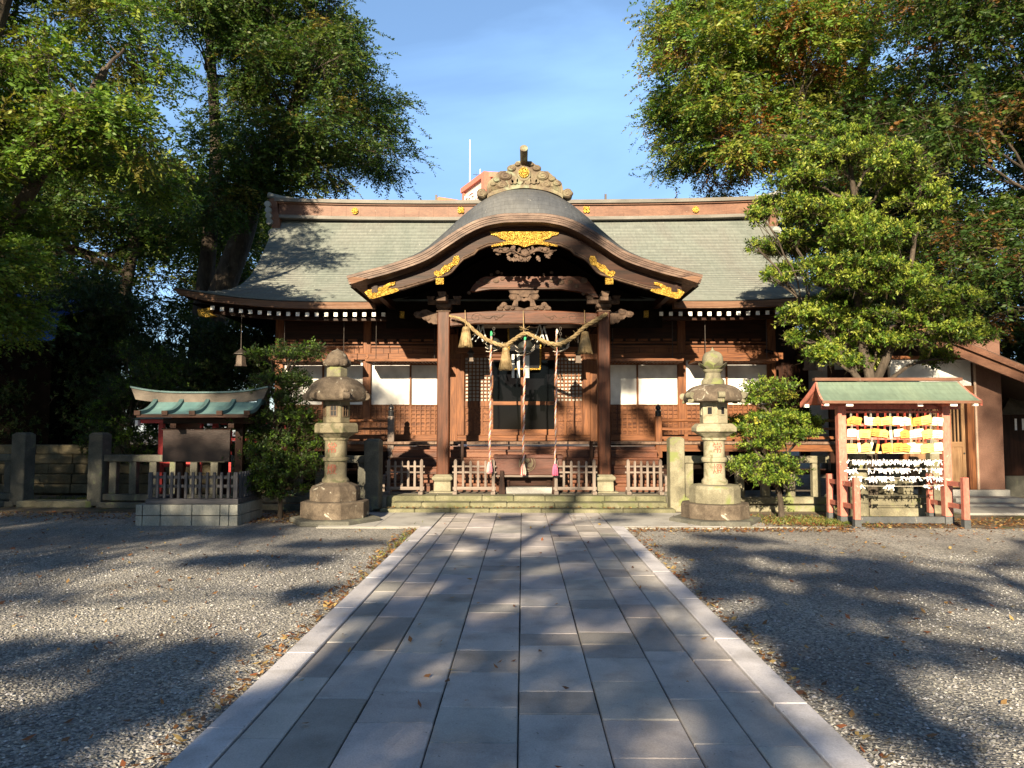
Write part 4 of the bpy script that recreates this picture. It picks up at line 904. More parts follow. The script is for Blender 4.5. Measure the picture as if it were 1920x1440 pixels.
# hanging iron lanterns
def hang_lantern(px, pyt, pyb, wpx, Y, ztop, lab, six=True):
    x, _, zt = P(px, pyt, Y); zb = P(px, pyb, Y)[2]; r_ = wpx / 2 * Y / FPX; n_ = 6 if six else 4; H = zt - zb
    e = empty('hanging_lantern', (x, Y, zb), lab, 'hanging lantern', 'iron lanterns hung under the eaves')
    rt = math.pi / 4 if not six else 0
    MB().lathe((x, Y, zb), [(r_ * 1.15, H * .66), (r_ * 1.12, H * .70), (r_ * .45, H * .88), (r_ * .12, H * .97), (r_ * .10, H)], n_, rot=rt).build('lantern_roof', IRON, e)
    b_ = MB(); b_.lathe((x, Y, zb), [(r_ * .78, H * .08), (r_ * .66, H * .66)], n_, rot=rt); b_.lathe((x, Y, zb), [(r_ * .9, 0), (r_ * .9, H * .08)], n_, rot=rt); b_.build('lantern_body', flat('rusty_lattice_iron', (.10, .075, .06), .6, .3), e)
    MB().tube([(x, Y, zt), (x, Y, ztop)], .007, 5).build('hanging_rod', IRON, e)
hang_lantern(452, 653, 687, 26, 17.05, 4.25, 'dark six-sided lantern hanging above the board with the blue green roof')
hang_lantern(1518, 652, 694, 30, 17.05, 4.25, 'dark lantern hanging in front of the white annex wall')
hang_lantern(883, 654, 678, 17, 17.3, 4.0, 'small dark square lantern beside the straw tassel at the shaded pillar', False)
hang_lantern(1084, 655, 681, 18, 17.3, 4.0, 'small dark square lantern behind the widest straw tassel', False)
for n_, l_ in (('hanging_lantern.002', 'small dark square lantern in the porch below the narrowest left straw tassel'), ('hanging_lantern.003', 'small dark square lantern in the porch below the right straw tassel')):
    bpy.data.objects[n_]['label'] = l_
x, y, z = P(1440, 660, 18.0); e = empty('security_camera', (x, y, z), 'black security camera fixed to the end column under the eaves', 'camera')
MB().tube([(x + .08, y - .12, z - .03), (x - .06, y + .02, z + .03)], .045, 12).build('camera_body', BLACKM, e); MB().tube([(x - .02, y, z + .02), (x - .01, y + .2, z + .06)], .015, 8).build('bracket', IRON, e)
# ================================================================== STONE LANTERNS
def lantern(cx, cy, lab, style):
    e = empty('stone_lantern', (cx, cy, 0), lab, 'stone lantern', 'tall stone lanterns flanking the path')
    rt = R(22.5)
    def part(name, prof, n_, m, rot=0, bev=.012, smooth=False): return MB().lathe((cx, cy, 0), prof, n_, 0, rot).build(name, m, e, smooth=smooth, bevel=bev)
    part('ground_slab', [(.80, 0), (.79, .085), (.70, .095)], 6, STONED, 0)
    if style == 0:
        part('lower_base', [(.59, .09), (.59, .36), (.55, .375)], 8, STONEB, rt); part('upper_base', [(.435, .37), (.435, .56), (.40, .63), (.29, .67), (.26, .69)], 8, STONEB, rt)
        part('shaft', [(.23, .685), (.23, .74), (.19, .78), (.188, 1.05), (.215, 1.055), (.225, 1.085), (.215, 1.115), (.188, 1.12), (.19, 1.40), (.215, 1.42), (.22, 1.455)], 32, STONEL2, 0, 0, True)
        part('platform', [(.22, 1.45), (.34, 1.53), (.385, 1.54), (.385, 1.665), (.36, 1.71)], 6, STONEL2, 0)
        fb = part('firebox', [(.235, 1.71), (.235, 2.10)], 6, STONEL2, 0, .01)
        prof = [(.20, 2.085), (.45, 2.09), (.50, 2.12), (.515, 2.17), (.50, 2.26), (.445, 2.37), (.34, 2.46), (.20, 2.51)]
        part('neck', [(.185, 2.505), (.185, 2.66), (.17, 2.69)], 6, STONE, 0); jew = [(.12, 2.685), (.20, 2.70), (.225, 2.76), (.21, 2.81), (.19, 2.83), (.165, 2.90), (.10, 2.96), (.03, 2.995), (.006, 3.02)]
    else:
        part('lower_base', [(.585, .09), (.585, .33), (.565, .345)], 12, STONEB, 0); part('upper_base', [(.44, .34), (.44, .60), (.41, .645), (.25, .655)], 12, STONE, 0)
        part('shaft', [(.22, .65), (.22, .72), (.18, .77), (.178, 1.03), (.21, 1.04), (.222, 1.08), (.21, 1.115), (.178, 1.125), (.178, 1.40), (.21, 1.415), (.215, 1.455)], 32, STONEL, 0, 0, True)
        part('platform', [(.20, 1.45), (.36, 1.55), (.40, 1.56), (.40, 1.635), (.33, 1.70)], 6, STONEL, R(30))
        fb = part('firebox', [(.245, 1.70), (.245, 2.08)], 6, STONEL, R(30), .01)
        prof = [(.20, 2.065), (.44, 2.07), (.49, 2.10), (.50, 2.16), (.46, 2.25), (.37, 2.33), (.25, 2.37), (.18, 2.38)]
        part('neck', [(.20, 2.375), (.195, 2.45), (.14, 2.50), (.13, 2.58), (.17, 2.62), (.17, 2.64)], 24, STONE, 0, 0, True); jew = [(.12, 2.64), (.155, 2.66), (.175, 2.74), (.18, 2.80), (.165, 2.88), (.12, 2.94), (.04, 2.97), (.005, 3.03)]
    # windows of the firebox: recessed dark openings with a frame
    ap_ = .235 * math.cos(math.pi / 6) if style == 0 else .245 * math.cos(math.pi / 6)
    for k in range(6):
        th = R(30) + k * math.pi / 3 + (R(30) if style else 0) ; c_ = Vector((cx + math.cos(th) * ap_, cy + math.sin(th) * ap_, 1.92)); M = Matrix.Rotation(th + math.pi / 2, 3, 'Z')
        mb = MB(); wd, hg = (.095, .17) if style == 0 else (.075, .12)
        for dx_, dz_, sx, sz in ((0, 0, wd, hg),): mb.cbox(c_, (sx, .012, sz), 0, M.to_quaternion())
        for dx_, dz_, sx, sz in ((-wd / 2 - .008, 0, .016, hg + .03), (wd / 2 + .008, 0, .016, hg + .03), (0, hg / 2 + .008, wd, .016), (0, -hg / 2 - .008, wd, .016)) + (((0, 0, .008, hg), (0, 0, wd, .008)) if style == 0 else ()):
            mb.cbox(c_ + M @ Vector((dx_, 0, dz_)), (sx, .026, sz), 1 if style == 0 else 2, M.to_quaternion())
        mb.build('window', [BLACKM, LATH, STONEL], fb)
    lob = lambda th, z: 1 + (.045 if z < 2.3 else .02) * math.cos(6 * th + (0 if style == 0 else math.pi))
    MB().lathe((cx, cy, 0), catmull([(a, b_) for a, b_ in prof], 4), 48, 0, 0, lob).build('cap', STONEB, e, smooth=True)
    hb = MB()
    for k in range(6):      # scrolled corners
        th = k * math.pi / 3 + (0 if style == 0 else R(30)); ca, sa = math.cos(th), math.sin(th); r0 = .50
        for off in ((-.045, 0, .045)):
            pts = []
            for u in np.linspace(0, 1, 14):
                if style == 0: rr_ = r0 - .26 + .30 * u + .02 * math.sin(u * 6); zz = 2.46 - .36 * u ** .8 + (.16 * max(0, u - .75) / .25 if u > .75 else 0)
                else: rr_ = r0 - .28 + .32 * u; zz = 2.36 - .26 * u - .04 * u * u
                pts.append((cx + ca * rr_ - sa * off * (1 - .3 * u), cy + sa * rr_ + ca * off * (1 - .3 * u), zz))
            hb.tube(pts, [.018 + .014 * u for u in np.linspace(0, 1, 13)] + [.012], 8)
        c_ = (cx + ca * (r0 + .03), cy + sa * (r0 + .03)); hb.tube([(c_[0] - sa * s_ * .055, c_[1] + ca * s_ * .055, 2.17 if style == 0 else 2.18) for s_ in (-1, 1)], .062 if style == 0 else .055, 14)
    hb.build('scroll', STONEB if style == 0 else STONE, e, smooth=True)
    MB().lathe((cx, cy, 0), catmull(jew, 4), 28).build('jewel', STONEB if style == 0 else STONE, e, smooth=True)
    pt = MB()
    for k in range(8):
        th = k * math.pi / 4 + .2; q = (.205, 2.70, .07) if style == 0 else (.19, 2.70, .075)
        if style == 0: pt.lathe((cx + math.cos(th) * .17, cy + math.sin(th) * .17, 2.76), [(.02, -.07), (.065, -.045), (.078, 0), (.06, .05), (.01, .075)], 12)
        else:
            a_, b_ = math.cos(th), math.sin(th); s_ = (-b_, a_)
            pt.add([(cx + a_ * .14 + s_[0] * .05, cy + b_ * .14 + s_[1] * .05, 2.645), (cx + a_ * .14 - s_[0] * .05, cy + b_ * .14 - s_[1] * .05, 2.645), (cx + a_ * .21 - s_[0] * .085, cy + b_ * .21 - s_[1] * .085, 2.70), (cx + a_ * .215 + s_[0] * .085, cy + b_ * .215 + s_[1] * .085, 2.70), (cx + a_ * .255, cy + b_ * .255, 2.765), (cx + a_ * .16, cy + b_ * .16, 2.72)],
                   [(0, 1, 2, 3), (3, 2, 4), (0, 3, 5), (1, 5, 2), (3, 4, 5), (2, 5, 4), (0, 5, 1)])
    pt.build('petal', STONEB if style == 0 else STONE, e, smooth=True)
    for ch, z in (('常', 1.27), ('燈' if style == 0 else '燈', .90 if style == 0 else .91)):
        vs, fs = text_mb(ch, .19); rS = .192 if style == 0 else .181; a0 = -R(8) if style == 0 else R(4)
        out = []
        for (u_, v_, d_) in vs:
            th = -math.pi / 2 + a0 + u_ / rS; q = rS + d_; out.append((cx + q * math.cos(th), cy + q * math.sin(th), z + v_))
        m_ = MB(); m_.add(out, fs); m_.build('inscription', RSCR, e)
LATH = flat('window_lath', (.12, .08, .05)); RSCR = flat('faded_red_inscription', (.30, .085, .06), .9)
lantern(-3.25, 13.0, 'stone lantern with brown onion top beside the dark evergreen shrub', 0)
lantern(3.32, 13.05, 'stone lantern with lotus bud top beside the bright green sapling', 1)
# ================================================================== STONE FENCES
def fence(p0, p1, lab, n_, m, end_posts, zt=1.08, hP=.0, name='stone_fence', thick=.17):
    a = Vector((p0[0], p0[1], 0)); b_ = Vector((p1[0], p1[1], 0)); d = (b_ - a); Ln = d.length; d.normalize(); q = Matrix.Rotation(math.atan2(d.y, d.x), 3, 'Z').to_quaternion()
    e = empty(name, ((a + b_) / 2)[:], lab, 'stone fence', 'stone fences before the hall')
    c = (a + b_) / 2
    MB().cbox(c + Vector((0, 0, .06)), (Ln + .1, .34, .12), 0, q).build('plinth', m, e, bevel=.015)
    MB().cbox(c + Vector((0, 0, .215)), (Ln, thick + .02, .13), 0, q).build('rail', m, e, bevel=.012)
    MB().cbox(c + Vector((0, 0, zt - .07)), (Ln, thick + .01, .14), 0, q).build('rail', m, e, bevel=.012)
    for k in range(n_):
        t = (k + .5) / n_; z0, z1 = .281, zt - .141; MB().cbox(a + d * Ln * t + Vector((0, 0, (z0 + z1) / 2)), (.155, .13, z1 - z0), 0, q).build('baluster', m, e, bevel=.010)
    for t, s_, h_ in end_posts:
        c_ = a + d * Ln * t; mb = MB(); mb.cbox(c_ + Vector((0, 0, h_ / 2 + .02)), (s_, s_, h_ - .04), 0, q)
        mb.frust(c_.x, c_.y, h_, h_ + .035, s_ / 2 - .005, s_ / 2 - .005, s_ / 2 - .05, s_ / 2 - .05); mb.build('post', m, e, bevel=.014)
    return e
A = P(41, 940, 15.5); Bp = P(185, 940, 15.35); Cp = P(712, 940, 14.75)
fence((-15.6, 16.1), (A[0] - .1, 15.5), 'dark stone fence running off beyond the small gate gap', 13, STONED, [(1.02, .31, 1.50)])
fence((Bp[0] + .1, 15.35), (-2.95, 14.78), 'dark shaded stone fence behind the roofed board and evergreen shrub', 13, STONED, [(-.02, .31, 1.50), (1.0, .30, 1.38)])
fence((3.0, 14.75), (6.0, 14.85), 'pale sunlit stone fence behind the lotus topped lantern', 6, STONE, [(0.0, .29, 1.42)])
f3 = fence((6.55, 14.9), (8.2, 15.0), 'short mossy stone fence with stone posts behind the plaque rack', 3, STONE, [(0, .22, 1.3), (1.0, .24, 1.5)], 1.0)
sill = MB().cbox(Vector(((A[0] + Bp[0]) / 2, 15.4, .07)), (1.55, .38, .14)); tag(sill.build('gate_sill', STONE, origin=((A[0] + Bp[0]) / 2, 15.4, 0), bevel=.015), 'low stone sill across the gap between two fence posts', 'stone sill')
# retaining wall of cut blocks behind the gate gap
rw = MB(); rr = random.Random(4)
for r_ in range(5):
    x = -15.0 + rr.uniform(0, .4)
    while x < -6.9:
        L_ = rr.uniform(.5, 1.0); zz = .05 + r_ * .235; rw.box(x + .008, x + L_ - .008, 18.0 + rr.uniform(-.03, .03) + .04 * r_, 18.7, zz + .006, zz + .228); x += L_
rw.box(-15, -6.9, 18.25, 18.7, .0, 1.2)
tag(rw.build('retaining_wall', simple('yellowish_cut_stone', [(.25, (.06, .05, .033)), (.5, (.125, .105, .065)), (.75, (.19, .165, .11))], 3, rough=.9, bs=.7, fine=30), origin=(-11, 18.3, 0), bevel=.016), 'low retaining wall of cut yellow stone seen through the gate gap', 'stone wall')
# ================================================================== ROOFED NOTICE BOARD (left)
nb_ = empty('notice_board', (-5.6, 13.0, 0), 'dark blank notice board under a blue green copper roof on a block base', 'notice board')
xa, xb = -6.46, -4.74; ya, yb = 12.46, 13.65
BM = MB(); 
def blocks(mb, z0, z1, cuts, y, flip=0):
    for c_, d_ in zip(cuts[:-1], cuts[1:]):
        if not flip: mb.box(c_ + .006, d_ - .006, y, y + .12, z0 + .005, z1 - .005)
        else: mb.box(y - .12, y, c_ + .006, d_ - .006, z0 + .005, z1 - .005)
cuts = [xa, xa + .12, xa + .42, xa + .95, xa + 1.42, xb - .15, xb]
for z0, z1 in ((-.02, .165), (.165, .35)):
    blocks(BM, z0, z1, cuts, ya); blocks(BM, z0, z1, [ya + .13, ya + .55, ya + .95, yb], xb, 1); blocks(BM, z0, z1, [ya + .13, ya + .6, yb], xa + .12, 1)
BM.box(xa + .125, xb - .125, ya + .125, yb, 0, .335)
BM.build('block_base', CONC, nb_, bevel=.006)
for k, (x_, y_) in enumerate([(xa + .2, ya + .1), (xb - .1, ya + .1)]): pass
mb = MB(); mb.box(xa + .14, xb - .02, ya + .05, ya + .17, .352, .44); mb.box(xb - .14, xb - .02, ya + .172, yb, .352, .44); mb.box(xa + .14, xa + .26, ya + .172, yb, .352, .44); mb.build('sill', WK_H, nb_, bevel=.006)
npk = 13
for k in range(npk):
    x = xa + .2 + (xb - xa - .28) * k / (npk - 1); wd = .035 if k in (0, npk - 1) else .023
    MB().box(x - wd, x + wd, ya + .07, ya + .11, .442, .88).build('picket', WK_V, nb_, bevel=.008)
for k in range(1, 10):
    y = ya + .1 + (yb - ya - .1) * k / 9; MB().box(xb - .075, xb - .035, y - .022, y + .022, .442, .88).build('picket', WK_V, nb_, bevel=.006)
mb = MB()
for z in (.62, .77): mb.box(xa + .2, xb - .08, ya + .111, ya + .145, z, z + .05); mb.box(xb - .11, xb - .076, ya + .15, yb, z, z + .05)
mb.build('rail', WK_H, nb_)
for x in (-6.05, -5.0): MB().box(x - .065, x + .065, 13.12, 13.25, .34, 1.72).build('post', WD_V, nb_)
mb = MB(); mb.box(*[P(306, 830, 13.05)[0], P(432, 830, 13.05)[0]], 13.03, 13.09, 1.035, 1.59); bd_ = mb.build('board', simple('blank_dark_board', [(.3, (.016, .008, .007)), (.7, (.04, .02, .016))], 2, (.5, 1, 2), .45, fine=40), nb_, bevel=.004)
MB().box(P(304, 830, 13.05)[0], P(434, 830, 13.05)[0], 13.01, 13.12, 1.592, 1.62).build('board_cap', WD_H, nb_)
mb = MB(); mb.box(-6.35, -4.75, 13.11, 13.24, 1.70, 1.80); mb.box(-6.05, -5.95, 12.75, 13.7, 1.62, 1.70); mb.box(-5.05, -4.95, 12.75, 13.7, 1.62, 1.70); mb.build('roof_beam', WD_H, nb_)
# copper roof: curved slope front and back, ribs, boat-shaped ridge
XL, XR = P(262, 770, 12.6)[0], P(470, 770, 12.6)[0]
prof = [(13.10, 2.08), (12.98, 1.99), (12.86, 1.93), (12.72, 1.885), (12.5, 1.855)]
mb = MB(); uvn = []
for sgn in (1, -1):
    vs = []; 
    for (y, z) in catmull(prof, 3):
        yy = y if sgn == 1 else 26.36 - y
        for x in (XL, XR): vs.append((x, yy, z)); uvn.append((x, y))
    n_ = len(vs) // 2; mb.add(vs, [((2 * i, 2 * i + 1, 2 * i + 3, 2 * i + 2) if sgn == -1 else (2 * i + 2, 2 * i + 3, 2 * i + 1, 2 * i)) for i in range(n_ - 1)])
    vs2 = [(x, y, z - .05) for x, y, z in vs]; mb.add(vs2, [((2 * i, 2 * i + 1, 2 * i + 3, 2 * i + 2)) for i in range(n_ - 1)], 1); uvn += [(0, 0)] * len(vs2)
    ye = 12.5 if sgn == 1 else 13.86; mb.box(XL, XR, ye - .005 * sgn, ye + .03 * sgn, 1.80, 1.852, 1) if sgn == 1 else mb.box(XL, XR, ye - .03, ye + .005, 1.80, 1.852, 1); uvn += [(0, 0)] * 8
    for xs_ in (XL, XR):
        pf_ = catmull(prof, 3); a_ = [(xs_, (y if sgn == 1 else 26.36 - y), z) for y, z in pf_]; mb.add(a_ + [(x, y, z - .05) for x, y, z in a_], [(i, i + 1, len(a_) + i + 1, len(a_) + i) for i in range(len(a_) - 1)], 1); uvn += [(0, 0)] * (2 * len(a_))
mb.build('roof', [BROOF, WD_H], nb_, uv=uvn)
for k in range(5):
    x = XL + .02 + (XR - XL - .04) * k / 4
    for sgn in (1, -1):
        m_ = MB(); pf_ = catmull(prof, 4); wd = .045; l = []
        for y, z in pf_:
            yy = y if sgn == 1 else 26.36 - y; l += [(x - wd, yy, z + .002), (x - wd * .8, yy, z + .055), (x + wd * .8, yy, z + .055), (x + wd, yy, z + .002)]
        n_ = len(pf_); m_.add(l, [(4 * i + j, 4 * i + 4 + j, 4 * i + 5 + j, 4 * i + 1 + j) for i in range(n_ - 1) for j in range(3)])
        ye = 12.49 if sgn == 1 else 13.87; m_.box(x - wd * 1.1, x + wd * 1.1, min(ye - .02 * sgn, ye + .02), max(ye - .02 * sgn, ye + .02), 1.84, 1.915, 1)
        m_.build('roof_rib', [BROOF, WD_H], nb_, uv=[(0, 0)] * len(m_.v))
XA, XB = P(250, 730, 13.18)[0], P(506, 730, 13.18)[0]; xc_ = (XA + XB) / 2; hw = (XB - XA) / 2
tp = [(xc_ + hw * u, 2.235 + .10 * abs(u) ** 3) for u in np.linspace(-1, 1, 30)]; bt = [(xc_ + hw * .93 * u, 2.06 + .07 * abs(u) ** 3) for u in np.linspace(-1, 1, 30)]
mb = MB(); mb.strip(tp, bt, 13.10, 13.26, 0); mb.strip([(x, z + .03) for x, z in tp], [(x, z + .002) for x, z in tp], 13.07, 13.29, 1); mb.build('ridge', [simple('dull_grey_brown_copper', [(.3, (.075, .06, .048)), (.7, (.15, .125, .10))], 3, (1, 1, 2), .6), BROOF], nb_, uv=[(0, 0)] * len(mb.v))
# ================================================================== SMALL RED SHRINE behind the board
rs = empty('small_red_shrine', (-7.4, 16.3, 0), 'small red shrine with flat green roof half hidden behind the notice board', 'small shrine')
xa_, xb_ = P(262, 790, 15.9)[0], P(398, 790, 15.9)[0]
for x in (-7.72, -6.9):
    for y in (15.9, 16.7): MB().box(x - .05, x + .05, y - .05, y + .05, 0, 1.75).build('post', REDP, rs)
mb = MB(); mb.frust(-7.3, 16.3, 1.82, 2.02, .92, .7, .1, .1); mb.build('roof', GROOF, rs, uv=[(0, 0)] * 8)
for x in (P(258, 795, 15.65)[0], P(393, 795, 15.65)[0]): MB().box(x - .03, x + .03, 15.6, 15.72, 1.68, 1.79).build('white_beam_end', WHITEP, rs)
mb = MB(); mb.box(-8.1, -6.5, 15.7, 15.8, 1.73, 1.81); mb.box(-7.67, -6.95, 16.0, 16.6, .9, 1.5); mb.box(-7.67, -6.95, 15.86, 15.94, .80, .9); mb.build('shrine_cell', REDP, rs)
rf_ = empty('red_railing', (-6.0, 16.4, 0), 'bright red railing seen between the notice board and the veranda', 'railing')
for x in (-6.4, -6.15, -5.85, -5.5, -5.2): MB().box(x - .025, x + .025, 16.3, 16.35, .2, 1.75).build('post', REDP, rf_)
mb = MB()
for z in (.9, 1.35, 1.7): mb.box(-6.6, -5.05, 16.25, 16.3, z, z + .06)
mb.build('rail', REDP, rf_)
# ================================================================== PLAQUE RACK (right)
rk = empty('plaque_rack', (6.3, 12.8, 0), 'salmon red wooden rack with green copper roof for votive plaques', 'plaque rack')
XLp, XRp, Ym = 5.41, 7.16, 12.8
BLK = simple('worn_black_base_paint', [(.3, (.04, .045, .05)), (.7, (.10, .105, .11))], 4, rough=.7, stain=((.55, .5, .36), .68, 5))
for x in (XLp, XRp):
    p = MB().box(x - .068, x + .068, Ym - .068, Ym + .068, .14, 2.0).build('post', VERM, rk, bevel=.006)
    MB().box(x - .072, x + .072, Ym - .072, Ym + .072, 0, .139).build('post_shoe', BLK, p)
    for dy, h_ in ((-.52, .82), (.52, .82)):
        q = MB().box(x - .048, x + .048, Ym + dy - .045, Ym + dy + .045, .14, h_).build('brace_post', VERM, rk, bevel=.006); MB().box(x - .052, x + .052, Ym + dy - .05, Ym + dy + .05, 0, .139).build('post_shoe', BLK, q)
        s_ = 1 if dy > 0 else -1; m_ = MB()
        for z in (.30, .66): m_.box(x - .03, x + .03, min(Ym + s_ * .07, Ym + dy - s_ * .047), max(Ym + s_ * .07, Ym + dy - s_ * .047), z, z + .075)
        m_.build_apart('brace_rail', VERM, rk)
mb = MB(); mb.box(XLp + .073, XRp - .073, Ym - .05, Ym + .05, .02, .13); mb.box(XLp - .1, XLp + .1, Ym - .62, Ym + .62, .002, .03); mb.build('base_beam', BLK, rk, bevel=.004)
mb = MB()
for z in (1.875, 1.655, 1.425): mb.box(XLp + .069, XRp - .069, Ym - .03, Ym + .01, z, z + .04)
mb.build('plaque_rail', VERM, rk)
mb = MB(); mb.box(XLp + .069, XRp - .069, Ym - .02, Ym + .02, 1.19, 1.225); mb.build('bottom_rail', simple('pale_wood', [(.3, (.5, .4, .26)), (.7, (.62, .52, .36))], 4, (.4, 3, 3), fine=20), rk)
mb = MB(); mb.box(5.05, 7.44, Ym - .06, Ym + .06, 2.04, 2.12); mb.build('ridge_beam', VERM, rk)
for x in (5.38, 7.08):
    MB().box(x - .05, x + .05, Ym - .42, Ym + .42, 1.99, 2.06).build('cross_beam', VERM, rk); MB().box(x - .055, x + .055, Ym - .445, Ym - .422, 1.98, 2.062).build('white_beam_end', WHITEP, rk)
MB().box(6.52, 6.60, Ym - .4, Ym - .37, 1.98, 2.05).build('white_beam_end', WHITEP, rk)
MB().box(5.1, 7.45, Ym + .02, Ym + .05, 1.94, 2.02).build('back_beam', VERM, rk)
Xa, Xb = 4.91, 7.52; pr_ = [(12.80, 2.41), (12.68, 2.30), (12.53, 2.19), (12.32, 2.07)]
mb = MB(); uvn = []
for sgn in (1, -1):
    pf_ = catmull(pr_, 4); vs = []
    for k, (y, z) in enumerate(pf_):
        yy = y if sgn == 1 else 25.6 - y
        ex = 0.0
        for x in (Xa + .12 * (1 - k / len(pf_)), Xb - .12 * (1 - k / len(pf_))): vs.append((x, yy, z)); uvn.append((x, k * .058))
    n_ = len(pf_); mb.add(vs, [((2 * i, 2 * i + 1, 2 * i + 3, 2 * i + 2) if sgn == -1 else (2 * i + 2, 2 * i + 3, 2 * i + 1, 2 * i)) for i in range(n_ - 1)])
    mb.add([(x, y, z - .045) for x, y, z in vs], [(2 * i, 2 * i + 1, 2 * i + 3, 2 * i + 2) for i in range(n_ - 1)], 1); uvn += [(0, 0)] * len(vs)
    mb.add([vs[-2], vs[-1], (vs[-1][0], vs[-1][1], vs[-1][2] - .045), (vs[-2][0], vs[-2][1], vs[-2][2] - .045)], [(0, 3, 2, 1)] if sgn == 1 else [(0, 1, 2, 3)], 2); uvn += [(0, 0)] * 4
mb.build('roof', [GROOF, VERM, RIDGEC], rk, uv=uvn)
for s_, x in ((-1, Xa), (1, Xb)):
    for sgn in (1, -1):
        pf_ = catmull(pr_, 4); a_ = []
        for k, (y, z) in enumerate(pf_): a_.append((x - s_ * (.10 * (1 - k / len(pf_)) - .012), y if sgn == 1 else 25.6 - y, z + .004))
        n_ = len(a_); m_ = MB(); m_.add(a_ + [(p[0], p[1], p[2] - .085) for p in a_] + [(p[0] - s_ * .03, p[1], p[2]) for p in a_] + [(p[0] - s_ * .03, p[1], p[2] - .085) for p in a_],
              [(i, i + 1, n_ + i + 1, n_ + i) for i in range(n_ - 1)] + [(2 * n_ + i, 3 * n_ + i, 3 * n_ + i + 1, 2 * n_ + i + 1) for i in range(n_ - 1)] + [(i, 2 * n_ + i, 2 * n_ + i + 1, i + 1) for i in range(n_ - 1)] + [(n_ + i, n_ + i + 1, 3 * n_ + i + 1, 3 * n_ + i) for i in range(n_ - 1)])
        m_.build('bargeboard', VERM, rk)
        ye = 12.37 if sgn == 1 else 13.23; MB().box(x - s_ * .09 - .035, x - s_ * .09 + .035, ye - .03, ye + .03, 1.985, 2.04).build('white_beam_end', WHITEP, rk)
mb = MB(); mb.box(Xa + .06, Xb - .06, 12.74, 12.86, 2.425, 2.475); mb.build('ridge_cap', RIDGEC, rk)
# votive plaques, each its own thing
PLY = flat('plaque_pine', (.80, .52, .16), .6, 0, .1); PLO = flat('plaque_orange_wood', (.68, .30, .07), .6, 0, .12); PLW = flat('plaque_pale', (.80, .70, .52), .6, 0, .04); PCORD = flat('red_plaque_cord', (.55, .08, .05), .7); INK = flat('ink_mark', (.10, .06, .04), .8)
def plaque(kind, w_, h_):
    m = MB(); hw_ = w_ / 2
    if kind == 'house': m.prism([(-hw_, 0), (hw_, 0), (hw_, h_ * .75), (0, h_), (-hw_, h_ * .75)], -.006, .006)
    elif kind == 'slim': m.prism([(-.022, 0), (.022, 0), (.026, h_), (-.026, h_)], -.006, .006)
    else: m.prism([(-hw_, 0), (hw_, 0), (hw_, h_ * .88), (hw_ * .8, h_), (-hw_ * .8, h_), (-hw_, h_ * .88)], -.006, .006)
    return m
rr = random.Random(21); rows = [(1.875, 'top'), (1.655, 'middle'), (1.425, 'bottom')]
colw = {PLY: 'yellow pine', PLO: 'orange brown', PLW: 'white'}
ords = ['first', 'second', 'third', 'fourth', 'fifth', 'sixth', 'seventh', 'eighth', 'ninth', 'tenth', 'eleventh', 'twelfth', 'thirteenth', 'fourteenth', 'fifteenth', 'sixteenth']
kinds = [[(1, 'house'), (1, 'rect'), (2, 'slim'), (2, 'rect'), (0, 'house'), (0, 'rect'), (1, 'rect'), (2, 'rect'), (2, 'house'), (1, 'slim'), (1, 'rect'), (0, 'rect'), (1, 'house'), (2, 'rect')],
         [(2, 'rect'), (2, 'slim'), (0, 'rect'), (1, 'rect'), (1, 'rect'), (0, 'house'), (2, 'slim'), (2, 'rect'), (1, 'house'), (2, 'house'), (2, 'rect'), (0, 'rect'), (0, 'rect'), (2, 'rect')],
         [(0, 'rect'), (2, 'slim'), (0, 'house'), (2, 'slim'), (1, 'slim'), (1, 'rect'), (0, 'slim'), (1, 'rect'), (1, 'house'), (2, 'rect'), (2, 'rect'), (0, 'rect'), (0, 'house'), (2, 'rect')]]
for ri, (zr, rn) in enumerate(rows):
    for k, (ci, kd) in enumerate(kinds[ri]):
        m_ = (PLY, PLO, PLW)[ci]; w_ = rr.uniform(.15, .195); h_ = rr.uniform(.125, .155) * (1.15 if kd == 'slim' else 1)
        x = XLp + .15 + (XRp - XLp - .3) * k / 13 + rr.uniform(-.012, .012); zb = zr - h_ - .055 + rr.uniform(-.02, .01); y = Ym - .055 - .014 * (k % 3) - rr.uniform(0, .006)
        shp = {'house': 'gabled', 'rect': 'square', 'slim': 'narrow'}[kd]
        e = empty('votive_plaque', (x, y, zb), '%s %s plaque, %s from the left post in the %s row' % (colw[m_], shp, ords[k], rn), 'votive plaque', 'votive plaques hung on the rack')
        pm = plaque(kd, w_, h_); th = rr.uniform(-.22, .22); c_, s_ = math.cos(th), math.sin(th)
        pm.v = [(x + (a * c_ - (d - h_) * s_), y + b_ + (h_ - d) * .12, zb + h_ + (a * s_ + (d - h_) * c_)) for a, b_, d in pm.v]; pm.build('board', m_, e)
        MB().tube([(x - .012, y, zb + h_ - .008), (x - .008, y - .004, zr + .02), (x, Ym - .02, zr + .047), (x + .008, y - .004, zr + .02), (x + .012, y, zb + h_ - .008)], .0035, 4).build('cord', PCORD if k % 3 else OFFW, e)
        if kd != 'slim':
            im = MB()
            for q in range(2): im.box(x - w_ * .3, x + w_ * rr.uniform(.1, .3), y - .024, y - .022, zb + h_ * (.25 + .25 * q), zb + h_ * (.25 + .25 * q) + .004)
            im.build('ink_lines', INK, e)
